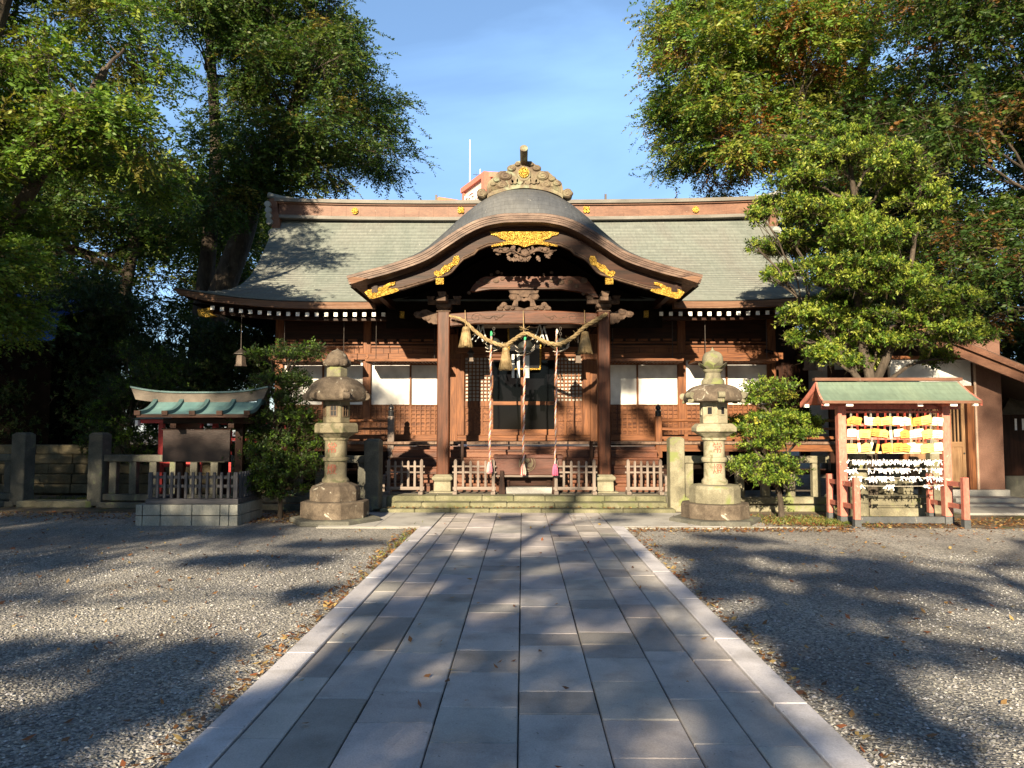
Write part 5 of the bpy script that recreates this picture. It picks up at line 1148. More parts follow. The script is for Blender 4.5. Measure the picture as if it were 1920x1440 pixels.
# strings of tied fortune papers
PAPER = flat('fortune_paper', (.86, .85, .88), .7, 0, .03)
for ri, (z, n_, gap) in enumerate(((1.075, 70, 0), (.935, 58, 1), (.795, 46, 2), (.655, 13, 3))):
    e = empty('fortune_paper_string', ((XLp + XRp) / 2, Ym, z), ['uppermost cord crowded end to end with tied white fortune papers', 'second cord down, white fortune papers tied nearly end to end', 'third cord down, white fortune papers in two loose bunches', 'lowest cord, nearly bare with a few tied white papers'][ri], 'fortune papers', 'cords of tied fortune papers on the rack')
    sag = .012; MB().tube([(XLp + .07 + (XRp - XLp - .14) * t, Ym - .05, z - sag * math.sin(math.pi * t)) for t in np.linspace(0, 1, 14)], .004, 5).build('cord', OFFW, e)
    for k in range(n_):
        if ri == 3: t = rr.choice([.12, .42, .46, .5, .82, .9, .97]) + rr.uniform(-.03, .03)
        elif ri == 2: t = rr.choice([rr.uniform(.02, .48), rr.uniform(.53, .97)])
        elif ri == 1: t = rr.choice([rr.uniform(.0, .09), rr.uniform(.18, .99), rr.uniform(.18, .99)])
        else: t = rr.uniform(.01, .99)
        x = XLp + .07 + (XRp - XLp - .14) * t; m_ = MB()
        for s_ in (0, 1):
            an = -math.pi / 2 + rr.gauss(0, .75) if s_ else rr.uniform(-3.1, 0); L_ = rr.uniform(.04, .095); d = Vector((math.cos(an), rr.uniform(-.4, .2), math.sin(an))); p0 = Vector((x, Ym - .055, z - .006))
            n2 = Vector((-d.z, 0, d.x)).normalized() * .007; p1 = p0 + d * L_
            q = Vector((0, .003, 0)); m_.add([p0 - n2, p0 + n2, p1 + n2, p1 - n2, p0 - n2 + q, p0 + n2 + q, p1 + n2 + q, p1 - n2 + q], [(0, 3, 2, 1), (4, 5, 6, 7), (0, 1, 5, 4), (1, 2, 6, 5), (2, 3, 7, 6), (3, 0, 4, 7)])
        m_.cbox((x, Ym - .055, z), (.022, .02, .026)); m_.build('paper_strip', PAPER, e)
# mossy stones and a round post standing behind the rack
def put(o, lab, cat, group=None): return tag(o, lab, cat, group)
x, y, z = P(1612, 970, 13.9); mb = MB().lathe((x, y, 0), [(.16, 0), (.155, .5), (.145, 1.15), (.13, 1.2)], 16); put(mb.build('round_post', STONE, origin=(x, y, 0), smooth=True), 'mottled round stone post behind the fortune papers, on the sapling side', 'stone post')
hs = empty('stone_pedestal', (7.0, 14.1, 0), 'low tiered stone pedestal behind the lower cords of the rack', 'pedestal')
mb = MB(); mb.box(6.35, 7.35, 13.85, 14.6, 0, .16); mb.build('lower_tier', STONE, hs, bevel=.015); mb = MB(); mb.box(6.4, 7.3, 13.9, 14.55, .161, .34); mb.box(6.3, 7.42, 13.84, 14.6, .341, .39); mb.build('upper_tier', STONE, hs, bevel=.015)
for x in (6.78, 7.14): put(MB().box(x - .09, x + .09, 14.0, 14.25, .392, .64).build('stone_block', STONE, origin=(x, 14.1, .39), bevel=.02), 'mossy square block on the stone pedestal, %s' % ('nearer the round post' if x < 7 else 'farther from the round post'), 'stone block', 'blocks on the pedestal')
mb = MB().box(7.72, 8.02, 14.3, 14.5, 0, 1.32); put(mb.build('stone_marker', STONE, origin=(7.87, 14.4, 0), bevel=.02), 'upright pale stone slab seen behind the right-hand rack post'.replace('right-hand ', 'far '), 'stone marker')
# ================================================================== BUILDING (right)
rb = empty('side_building', (9.2, 18, 0), 'brown walled side building with sloping roof and sliding wooden door', 'building')
BRW = simple('brown_wall_render', [(.3, (.12, .06, .042)), (.7, (.17, .092, .066))], 2.5, rough=.75, bs=.1)
yF = 16.4
xw = lambda px, y=yF: P(px, 800, y)[0]
mb = MB(); mb.box(xw(1828), 10.42, yF - .02, yF + .16, .30, 3.7, 0); mb.box(10.30, 10.42, yF + .161, 23, .30, 3.6, 0); mb.build('wall', BRW, rb, bevel=.004)
mb = MB(); mb.box(xw(1672), xw(1824), yF, yF + .1, 2.55, 3.12); mb.build('white_wall', PLASTER, rb)
mb = MB(); mb.box(xw(1672), 10.3, yF - .04, yF + .1, 3.125, 3.2, 0); mb.box(xw(1672), xw(1826), yF - .03, yF + .12, 2.42, 2.545, 0); mb.box(xw(1812), xw(1825), yF - .05, yF + .12, .30, 2.415, 1); mb.box(xw(1690), xw(1702), yF - .05, yF + .12, .30, 2.415, 1); mb.build('door_frame', [WR_H, WR_V], rb)
dr = MB(); da, db = xw(1706), xw(1808); dm = (da + db) / 2
for a, b_ in ((da, dm), (dm + .003, db)):
    yy = yF + (.04 if a == da else 0); dr.box(a, a + .07, yy - .02, yy + .03, .35, 2.40, 1); dr.box(b_ - .07, b_, yy - .02, yy + .03, .35, 2.40, 1); dr.box(a + .07, b_ - .07, yy - .02, yy + .03, 2.3, 2.40); dr.box(a + .07, b_ - .07, yy - .02, yy + .03, 1.22, 1.33); dr.box(a + .07, b_ - .07, yy - .005, yy + .02, .45, 1.22, 1); dr.box(a + .07, b_ - .07, yy - .02, yy + .03, .35, .449)
    dr.box(a + .07, b_ - .07, yy + .02, yy + .03, 1.33, 2.3, 2)
    for x in np.linspace(a + .14, b_ - .14, 5): dr.box(x - .016, x + .016, yy - .015, yy + .015, 1.33, 2.3, 1)
LW_V, LW_H, _ = woodset('light_door_wood', (.15, .08, .04), (.28, .17, .09))
dd = dr.build('sliding_door', [LW_H, LW_V, GLASS], rb)
MB().tube([(db - .035, yF - .035, 1.08), (db - .035, yF - .02, 1.08)], .02, 10).build('handle', IRON, dd)
mb = MB(); mb.box(8.1, 10.5, yF - .06, yF + .2, .0, .298); mb.build('plinth', CONCW, rb, bevel=.01)
mb = MB(); mb.tube([(xw(1826) + .02, yF - .06, .3), (xw(1826) + .02, yF - .06, 3.1)], .028, 8); mb.build('downpipe', simple('brown_pipe', [(.3, (.3, .2, .15)), (.7, (.4, .28, .2))], 4, rough=.35), rb)
# boarded wall and set back white walls of the annex
mb = MB(); x = xw(1560, 17.6)
while x < 8.15:
    mb.box(x, x + .145, 17.6 + rng.uniform(0, .01), 17.7, .3, 3.0); x += .15
mb.build('board_wall', WD_V, rb)
mb = MB(); mb.box(xw(1518, 19), xw(1562, 19), 19, 19.1, .9, 3.9); mb.box(xw(1540, 17.9), xw(1625, 17.9), 17.9, 18.0, 3.0, 3.7); mb.build('annex_white_wall', PLASTER, rb)
mb = MB(); mb.box(xw(1556, 17.55), xw(1566, 17.55), 17.5, 17.62, .3, 3.1); mb.box(xw(1500, 18.9), xw(1518, 18.9), 18.9, 19, .9, 4); mb.box(6.3, xw(1500, 18.9), 19.0, 19.1, 1.3, 4.2); mb.build('annex_post', WD_V, rb)
mb = MB(); mb.box(10.2, 10.9, 0, 0, 0, 0) if False else None
# roof slope with deep verge, falling to the right
p0 = P(1690, 592, 15.6); p1 = P(1935, 690, 15.6); sl = (p1[2] - p0[2]) / (p1[0] - p0[0]); xr0, xr1 = 8.1, 12.2
zr = lambda x: p0[2] + sl * (x - p0[0])
m_ = MB(); m_.add([(xr0, 15.6, zr(xr0)), (xr1, 15.6, zr(xr1)), (xr1, 24, zr(xr1)), (xr0, 24, zr(xr0)), (xr0, 15.6, zr(xr0) - .08), (xr1, 15.6, zr(xr1) - .08), (xr1, 24, zr(xr1) - .08), (xr0, 24, zr(xr0) - .08)],
                  [(0, 1, 2, 3), (4, 7, 6, 5), (0, 4, 5, 1), (1, 5, 6, 2), (2, 6, 7, 3), (3, 7, 4, 0)]); m_.build('roof', BRSH, rb, uv=[(v[0], v[1]) for v in m_.v])
m_ = MB(); m_.prism([(xr0, zr(xr0) - .085), (xr1, zr(xr1) - .085), (xr1, zr(xr1) - .36), (xr0, zr(xr0) - .36)], 15.64, 15.70); m_.prism([(xr0, zr(xr0) - .03), (xr1, zr(xr1) - .03), (xr1, zr(xr1) - .16), (xr0, zr(xr0) - .16)], 15.56, 15.598); m_.build('bargeboard', RIDGEC, rb)
m_ = MB(); m_.add([(xr0, 15.6, zr(xr0)), (6.9, 15.6, zr(xr0) - .45), (6.9, 24, zr(xr0) - .45), (xr0, 24, zr(xr0)), (xr0, 15.6, zr(xr0) - .1), (6.9, 15.6, zr(xr0) - .55), (6.9, 24, zr(xr0) - .55), (xr0, 24, zr(xr0) - .1)], [(0, 3, 2, 1), (4, 5, 6, 7), (0, 1, 5, 4), (1, 2, 6, 5)]); 
m_.build('roof_far_slope', BRSH, rb, uv=[(v[0], v[1]) for v in m_.v])
for (xa_, xb_, ya_, yb_, h_, l_) in ((9.0, 10.45, 15.75, 16.33, .17, 'upper concrete step below the sliding door'), (8.7, 10.7, 15.3, 15.74, .09, 'lower concrete step before the side building'), (8.2, 12.4, 14.1, 15.29, .05, 'broad concrete pad leading to the side building')):
    put(MB().box(xa_, xb_, ya_, yb_, 0, h_).build('concrete_step', CONCW, origin=(xa_, ya_, 0), bevel=.01), l_, 'step', 'steps of the side building')
# thatched hut far right, in the dark
hut = empty('wayside_shrine', (12.2, 18.2, 0), 'small dark wayside shrine with shaggy roof and white paper strips', 'small shrine')
x_ = P(1905, 780, 18.2)[0]
mb = MB(); mb.frust(x_, 18.2, 1.95, 2.5, .75, .6, .12, .1); mb.build('roof', simple('old_thatch', [(.3, (.06, .05, .04)), (.7, (.15, .13, .1))], 5, rough=.95), hut)
mb = MB(); mb.box(x_ - .45, x_ + .45, 18.0, 18.6, .5, 1.95); mb.build('cell', WD_V, hut); mb = MB(); mb.box(x_ - .5, x_ + .5, 17.9, 18.7, 0, .5); mb.build('base', STONED, hut)
for k in range(5): MB().box(x_ - .35 + .17 * k, x_ - .3 + .17 * k, 17.72, 17.724, 1.58, 1.85).build('paper_strip', PAPER, hut)
# ================================================================== FAR BUILDINGS
ht = empty('pink_hotel_block', (-6, 95, 0), 'pale pink tall building with red edge and white lettering behind the ridge', 'building')
c0 = P(871.5, 362, 95); c1 = P(914, 331, 88); PINKW = flat('pale_pink_wall', (.74, .50, .42), .8); REDT = flat('red_parapet', (.50, .16, .11), .7)
a = Vector((c0[0], 89.5, 0)); b_ = Vector((c1[0], 84, 0)); zt1 = P(914, 333, 84)[2]; a.x = P(871.5, 365, 89.5)[0]; zt0 = zt1
zt = P(871.5, 364, 89.5)[2]
m_ = MB(); m_.add([(a.x, 89.5, 0), (b_.x, 84, 0), (b_.x + 6, 85, 0), (b_.x + 6, 89.5, 0), (a.x, 89.5, zt1), (b_.x, 84, zt1), (b_.x + 6, 85, zt1), (b_.x + 6, 89.5, zt1)], [(0, 1, 5, 4), (1, 2, 6, 5), (2, 3, 7, 6), (3, 0, 4, 7), (4, 5, 6, 7)]); m_.build('wall', PINKW, ht)
d = Vector((b_.x - a.x, 84 - 89.5, 0)).normalized(); nrm = Vector((d.y, -d.x, 0));
if nrm.x > 0: nrm = -nrm
q = Matrix.Rotation(math.atan2(d.y, d.x), 3, 'Z').to_quaternion(); L_ = (b_ - a).length
m_ = MB(); m_.cbox((a + b_) / 2 + Vector((0, 0, zt1 + .3)), (L_ + .8, .8, .6), 0, q); m_.cbox(b_ + Vector((3, .5, zt1 + .3)), (6.4, .8, .6), 0, Matrix.Rotation(R(8), 3, 'Z').to_quaternion()); m_.cbox(b_ + Vector((0, 0, zt1 - 8)), (.8, .8, 16), 0, q); m_.cbox(a + Vector((0, 0, zt1 - 8)), (.5, .5, 16), 0, q); m_.build('red_edge', REDT, ht)
vs, fs = text_mb('ホテル', 1.6, .1); m_ = MB()
cc = (a + b_) / 2 + nrm * .12 - d * 1; m_.add([tuple(cc + d * (u_ * 1.1) + nrm * w_ + Vector((0, 0, zt1 - 1.3 + v_))) for u_, v_, w_ in vs], fs)
m_.build('lettering', flat('white_sign_letter', (.86, .84, .84), .6), ht)
ms = empty('radio_mast', (P(880, 300, 90)[0], 90, 0), 'thin tall white mast rising beside the pink building', 'mast')
x_ = P(881, 300, 90)[0]; MB().tube([(x_, 90, 10), (x_, 90, P(881, 262, 90)[2])], [.14, .05], 8).build('pole', WHITEP, ms)
x_ = P(900.5, 330, 90)[0]; e = empty('roof_antenna', (x_, 90, 25), 'small aerial with crossbars on the pink building', 'antenna'); m_ = MB(); m_.tube([(x_, 90, 20), (x_, 90, P(900, 317, 90)[2])], .05, 6); m_.build('pole', WHITEP, e); m_ = MB(); zz = P(900, 328, 90)[2]; m_.tube([(x_ - .9, 90, zz + .05), (x_ + .7, 90, zz - .05)], .03, 5); m_.tube([(x_ - .5, 90, zz - .3), (x_ - .5, 90, zz + .4)], .02, 5); m_.build('crossbar', IRON, e)
rh = empty('red_roofed_house', (-9, 60, 0), 'red tiled roof just showing above the long ridge', 'house')
x0_, _, z0_ = P(806, 376, 60); x1_, _, z1_ = P(822, 369, 60); x2_, _, z2_ = P(880, 378, 60)
m_ = MB(); m_.prism([(x0_, z0_ - .6), (x1_, z1_), (x2_, z2_), (x2_, z0_ - 1.2), (x0_, z0_ - 1.2)], 60, 66); m_.build('roof', flat('red_roof_tile', (.58, .16, .08), .7), rh); MB().box(x0_ + .5, x2_ - .5, 60.5, 65.5, 0, z0_ - 1.2).build('wall', PINKW, rh)
bs = empty('blue_sheeted_shed', (-16, 21, 0), 'shed under bright blue sheeting deep among the trees', 'shed')
BLU = flat('blue_tarpaulin', (.01, .09, .42), .35)
m_ = MB(); m_.add([(-22, 19.2, 5.1), (-12.1, 19.2, 4.55), (-12.1, 22.5, 5.5), (-22, 22.5, 6.2)], [(0, 1, 2, 3)]); m_.add([(-22, 19.19, 5.1), (-12.1, 19.19, 4.55), (-12.15, 19.1, 3.9), (-22, 19.1, 3.9)], [(0, 3, 2, 1)]); m_.build('sheeting', BLU, bs); MB().box(-21.5, -12.4, 19.4, 22.3, 0, 4.4).build('wall', SHADEB, bs)
# ================================================================== TREES
def frames(d):
    """orthonormal side and up vectors for directions d (n,3)"""
    up = np.zeros_like(d); up[:, 2] = 1; s_ = np.cross(d, up); l = np.linalg.norm(s_, axis=1, keepdims=True); l[l < 1e-4] = 1; s_ /= l
    return s_, np.cross(s_, d)
def foliage(rg, clumps, n_sprays, leaf, spray_len=.42, per=13, droop=.25, jitter=.5, palette=None, autumn=None, whorl=False, sub=9, tight=.34):
    """clumps: (k,6) centre+radii -> leaf quads (n*4,3) and tones (n,3)"""
    C = np.array([c[:6] for c in clumps], float); vol = C[:, 3] * C[:, 4] * C[:, 5]; wgt = vol ** .667; wgt /= wgt.sum()
    # sub-clumps near the shell of every clump
    SC = []; SI = []
    for i in range(len(C)):
        m = max(4, int(sub * (vol[i] / np.median(vol)) ** .5)); v = rg.normal(size=(m, 3)); v /= np.linalg.norm(v, axis=1, keepdims=True)
        v *= rg.uniform(.35, 1.0, (m, 1)); SC.append(C[i, :3] + v * C[i, 3:]); SI += [i] * m
    SC = np.vstack(SC); SI = np.array(SI); pw = wgt[SI] / np.bincount(SI)[SI]; pw /= pw.sum()
    k = rg.choice(len(SC), n_sprays, p=pw); base = C[SI[k]]
    pos = SC[k] + rg.normal(size=(n_sprays, 3)) * base[:, 3:] * tight * np.array([1, 1, .55])
    d = (pos - base[:, :3]) / base[:, 3:]; d[:, 2] = d[:, 2] * .35; d += rg.normal(0, .55, d.shape); d[:, 2] -= droop
    if whorl: d[:, 2] += .8
    d /= np.linalg.norm(d, axis=1, keepdims=True); s_, u_ = frames(d)
    tb = rg.integers(0, len(palette), n_sprays); tone0 = np.array(palette)[tb]
    if autumn is not None:
        cl_a = autumn[0][SI[k]] if isinstance(autumn[0], np.ndarray) else autumn[0]
        sub_a = rg.random(len(SC))[k]; msk = sub_a < cl_a; tone0 = np.where(msk[:, None], np.array(autumn[1])[rg.integers(0, len(autumn[1]), n_sprays)], tone0)
    V = []; T = []
    e_ = pos + d * spray_len + np.array([0, 0, -.25 * spray_len]); b_ = pos - d * spray_len * .5; tw = np.cross(d, rg.normal(size=d.shape)); tw /= np.linalg.norm(tw, axis=1, keepdims=True); tw *= .0045
    V.append(np.stack([b_ - tw, b_ + tw, e_ + tw * .3, e_ - tw * .3], 1).reshape(-1, 3)); T.append(np.tile(np.array([[.05, .035, .022]]), (n_sprays, 1)))
    for j in range(per):
        t = (j + .5) / per; side = 1 if j % 2 else -1
        if whorl: ang = rg.uniform(0, 2 * np.pi, n_sprays)[:, None]; ld = d * rg.uniform(.1, .9, (n_sprays, 1)) + s_ * np.cos(ang) + u_ * np.sin(ang); o_ = pos + d * spray_len * t * .6
        else: ld = d * .55 + s_ * side * (.85 if j < per - 1 else 0) + rg.normal(0, .22, d.shape); o_ = pos + d * spray_len * t + np.array([0, 0, -1]) * (spray_len * .25 * t * t)
        ld += rg.normal(0, .15, ld.shape); ld /= np.linalg.norm(ld, axis=1, keepdims=True)
        nrm = u_ + rg.normal(0, jitter, d.shape); wv = np.cross(nrm, ld); wv /= np.linalg.norm(wv, axis=1, keepdims=True) + 1e-6
        sz = leaf * rg.uniform(.55, 1.3, (n_sprays, 1)) * (1 - .3 * abs(t - .5)); asp = .42 if whorl else .44
        p0 = o_; p2 = o_ + ld * sz; mid = o_ + ld * sz * .45
        q = np.stack([p0, mid + wv * sz * asp * .5, p2, mid - wv * sz * asp * .5], 1); V.append(q.reshape(-1, 3)); T.append(tone0 * rg.uniform(.75, 1.25, (n_sprays, 1)))
    return np.vstack([v.reshape(-1, 4, 3) for v in V]).reshape(-1, 3), np.vstack(T)
def limb(mb, a, b_, r0, r1, rg, wig=.12, n_=7, seg=7):
    a = np.array(a, float); b_ = np.array(b_, float); L_ = np.linalg.norm(b_ - a); pts = []
    off = rg.normal(0, wig * L_ * .5, 3); off[2] = abs(off[2]) * .4
    for i in range(n_ + 1):
        t = i / n_; pts.append(tuple(a + (b_ - a) * t + off * math.sin(math.pi * t) + rg.normal(0, .012 * L_, 3) * (0 < i < n_)))
    mb.tube(pts, [r0 + (r1 - r0) * (i / n_) ** .8 for i in range(n_ + 1)], seg); return pts
def tree(name, lab, cat, trunk_pts, trunk_r, clumps, n_sprays, leaf, palette, seed, group=None, autumn=None, mat=None, fork=.35, subl=3, **kw):
    rg = np.random.default_rng(seed); base = trunk_pts[0][0]
    e = empty(name, (base[0], base[1], 0), lab, cat, group)
    mb = MB(); nodes = []
    for tp, tr in zip(trunk_pts, trunk_r):
        cv = catmull(tp, 5); rs = np.linspace(0, 1, len(cv)); rad = tr * (1 - .72 * rs ** .9); 
        if tp is trunk_pts[0]: rad[:3] *= np.array([1.45, 1.2, 1.06])
        mb.tube(cv, list(rad), 12); nodes += [(np.array(p), r_) for p, r_, q in zip(cv, rad, rs) if q > fork]
    NP = np.array([n_[0] for n_ in nodes]); NR = [n_[1] for n_ in nodes]
    for c in clumps:
        cc = np.array(c[:3]); dd = np.linalg.norm(NP - cc - np.array([0, 0, -.6]), axis=1) + .6 * np.maximum(0, NP[:, 2] - cc[2]); i = int(np.argmin(dd))
        r0 = min(NR[i] * .6, .03 + .016 * dd[i]); pts = limb(mb, NP[i], cc, r0, .018, rg)
        for _ in range(subl):
            s0 = np.array(pts[rg.integers(3, len(pts))]); v = rg.normal(size=3); v /= np.linalg.norm(v); limb(mb, s0, cc + v * np.array(c[3:6]) * .8, r0 * .38, .006, rg, .15, 5, 5)
    mb.build('trunk', BARK, e, smooth=True)
    V, T = foliage(rg, clumps, n_sprays, leaf, palette=palette, autumn=autumn, **kw)
    big_mesh('crown', V, 4, T, mat or LEAF, e); return e
def inpoly(x, y, poly):
    c = False; j = len(poly) - 1
    for i in range(len(poly)):
        if (poly[i][1] > y) != (poly[j][1] > y) and x < (poly[j][0] - poly[i][0]) * (y - poly[i][1]) / (poly[j][1] - poly[i][1]) + poly[i][0]: c = not c
        j = i
    return c
def fill(poly, n_, Y, dY, r, seed, flatz=.62, rv=.35):
    """clump centres spread through a crown whose outline is measured at depth Y; returns world clumps"""
    rg = np.random.default_rng(seed); xs = [p[0] for p in poly]; ys = [p[1] for p in poly]; out = []; tries = 0; best = []
    while len(out) < n_ and tries < 40000:
        tries += 1; px, py = rg.uniform(min(xs), max(xs)), rg.uniform(min(ys), max(ys))
        if not inpoly(px, py, poly): continue
        y = Y + rg.uniform(-dY, dY); c = np.array(P(px, py, Y)); k = Y / FPX; c[1] = y
        rr_ = r * rg.uniform(1 - rv, 1 + rv)
        if any(np.linalg.norm((c - o[:3]) * np.array([1, .7, 1.3])) < .85 * r for o in out) and tries < 30000: continue
        out.append(np.array([c[0], c[1], c[2], rr_, rr_, rr_ * flatz]))
    return out
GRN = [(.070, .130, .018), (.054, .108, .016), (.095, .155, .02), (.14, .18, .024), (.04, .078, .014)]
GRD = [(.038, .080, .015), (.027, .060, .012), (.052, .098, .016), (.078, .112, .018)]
YEL = [(.11, .125, .02), (.14, .13, .022), (.065, .09, .015), (.08, .11, .017)]
ORG = [(.24, .10, .024), (.28, .14, .035), (.20, .12, .022), (.20, .08, .026)]
EVG = [(.10, .175, .02), (.065, .125, .015), (.15, .215, .025), (.21, .26, .033), (.035, .07, .012)]
DKG = [(.022, .045, .014), (.03, .055, .016), (.045, .07, .018)]
q = P
# --- big tree whose leaning trunk stands behind the roofed board
YT = 23.0
T2 = [(445, -420), (590, -400), (630, 0), (650, 60), (685, 130), (705, 215), (702, 285), (670, 315), (630, 325), (590, 355), (520, 400), (470, 450), (430, 380), (420, 250), (400, 100), (380, -200)]
cl = fill(T2, 74, YT, 3.0, 1.15, 11)
tree('zelkova_tree', 'big leafy tree with twin leaning trunks behind the roofed notice board', 'tree',
     [[q(385, 800, YT), q(392, 660, YT), q(412, 560, YT), q(455, 440, YT), q(475, 370, YT), q(505, 280, YT), q(540, 230, YT), q(600, 60, YT)], [q(372, 790, YT + .6), q(372, 650, YT + .6), q(390, 480, YT + .6), q(405, 300, YT + .6), q(395, 100, YT + .6), q(385, -120, YT + .6)]],
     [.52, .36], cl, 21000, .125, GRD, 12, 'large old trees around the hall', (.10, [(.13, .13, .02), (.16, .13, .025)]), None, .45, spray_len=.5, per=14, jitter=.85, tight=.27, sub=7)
# --- big tree at the left margin, its crown close overhead
T1 = [(-520, -420), (60, -420), (120, -200), (225, 20), (270, 150), (300, 300), (290, 390), (190, 480), (110, 560), (20, 600), (-160, 560), (-420, 480)]
cl = fill(T1, 62, 13.0, 1.7, .92, 21)
tree('zelkova_tree', 'tall tree with bright yellow green leaves reaching in over the left margin'.replace('left margin', 'small gate gap'), 'tree',
     [[(-11.6, 13.6, -.2), (-11.2, 13.4, 3), (-10.6, 13.2, 6), (-9.6, 13, 9), (-8.8, 13, 12)], [(-11.2, 13.4, 3), (-9.8, 13.2, 4.6), (-8.6, 13.0, 6.2), (-7.4, 12.8, 8)]], [.42, .22], cl, 24000, .105, [tuple(v * 1.3 for v in c) for c in GRN], 22, 'large old trees around the hall', (.14, YEL), None, .35, spray_len=.42, per=14, jitter=.85, tight=.26, sub=7)
# --- understorey and middle trees of the left wood
T3 = [(-300, 200), (120, 240), (330, 300), (450, 330), (500, 480), (470, 560), (430, 640), (330, 700), (250, 740), (-300, 740)]
cl = fill(T3, 60, 27, 3.2, 1.5, 31)
tree('broadleaf_tree', 'dark broadleaf tree filling the wood behind the stone retaining wall', 'tree', [[(-15, 27.5, -.2), (-15, 27, 4), (-14.4, 27, 8), (-14, 27, 11)], [(-11.5, 29, -.2), (-11.8, 28, 4), (-11.4, 27.6, 9)]], [.38, .3], cl, 17000, .16, GRD, 32, 'large old trees around the hall', (.1, YEL), None, .2, spray_len=.55, per=13, jitter=.6)
T3b = [(-100, 560), (140, 540), (270, 600), (420, 620), (500, 640), (520, 760), (300, 830), (120, 820), (-100, 830)]
cl = fill(T3b, 46, 20.8, 1.0, .95, 33, .8)
tree('evergreen_thicket', 'dark glossy evergreen thicket growing above the stone retaining wall', 'shrub', [[(-13, 21, -.1), (-13, 21, 1.6), (-12.6, 21, 2.8)], [(-9.2, 21.4, -.1), (-9.3, 21.3, 1.6), (-9, 21.2, 2.6)]], [.14, .12], cl, 12000, .11, DKG, 34, None, None, LEAFG, .2, spray_len=.34, per=13, whorl=True)
cl = fill([(190, 690), (260, 640), (330, 700), (310, 800), (240, 850), (190, 840)], 12, 17.3, .4, .42, 35, .9)
tree('evergreen_shrub', 'small shrub with shiny leaves just behind the inscribed gate post'.replace('inscribed ', ''), 'shrub', [[(-9.0, 17.3, -.1), (-9.1, 17.3, .8), (-9.2, 17.3, 1.6)]], [.05], cl, 1700, .07, EVG[:2] + DKG, 36, None, None, LEAFG, .2, spray_len=.25, per=12, whorl=True)
for k, (x, y, h_, s_, l_) in enumerate(((-23, 33, 21, 7, 'tall dark background tree behind the blue sheeted shed'), (-13, 37, 19, 5.5, 'tall dark background tree behind the leaning twin trunks'), (-5.5, 41, 10, 3.6, 'distant round tree showing low behind the ridge end'), (-30, 28, 14, 5.5, 'outermost dark tree of the wood past the shed'))):
    rg = np.random.default_rng(50 + k); cl = [np.array([x + rg.normal(0, s_ * .4), y + rg.normal(0, s_ * .3), h_ * rg.uniform(.25, .8), 2, 2, 1.3]) for _ in range(26)]
    if k == 2: cl = [np.array([x + rg.normal(0, 1.6), y, rg.uniform(7.5, 11.6), 1.1, 1.1, .8]) for _ in range(14)]
    tree('background_tree', l_, 'tree', [[(x, y, -.2), (x + .2, y, h_ * .4), (x, y, h_ * .8)]], [.35], cl, 5600 if k != 2 else 2600, .22, GRD if k != 2 else [(.10, .06, .045), (.07, .07, .03)], 60 + k, 'background trees of the wood', None, None, .25, subl=1, spray_len=.7, per=12, jitter=.7)
# --- autumn zelkova on the right
YA = 25.0
T4 = [(1240, -420), (1232, -100), (1230, 20), (1240, 110), (1248, 165), (1290, 220), (1285, 280), (1310, 330), (1370, 350), (1450, 380), (1560, 380), (1660, 300), (1720, 200), (1750, 0), (1760, -420)]
cl = fill(T4, 82, YA, 3.0, 1.22, 41)
rg = np.random.default_rng(5); spots = [np.array(P(a, b_, YA)) for a, b_ in ((1340, 120), (1430, 150), (1395, 310), (1520, 120), (1600, 200), (1620, 260), (1660, 120), (1600, 60))]
au = np.array([.50 if min(abs(c[0] - s_[0]) + abs(c[2] - s_[2]) for s_ in spots) < 1.35 else .05 for c in cl])
tree('autumn_zelkova_tree', 'large tree turning orange and yellow, standing behind the roof beyond the clipped evergreen'.replace('clipped ', ''), 'tree',
     [[(10.8, YA + .5, -.2), (10.7, YA, 3), (10.7, YA, 6.5), q(1570, 330, YA), q(1560, 200, YA), q(1562, 60, YA), q(1555, -150, YA)], [q(1570, 330, YA), q(1540, 270, YA - 1), q(1450, 260, YA - 1.5), q(1350, 260, YA - 1)], [q(1562, 230, YA), q(1620, 120, YA), q(1660, -60, YA)], [q(1560, 200, YA), q(1500, 100, YA), q(1440, -60, YA)]],
     [.62, .26, .28, .25], cl, 27000, .135, [tuple(v * 1.4 for v in c) for c in GRN + YEL[:2]], 42, 'large old trees around the hall', (au, ORG), None, .3, spray_len=.5, per=14, jitter=.85, tight=.27, sub=7)
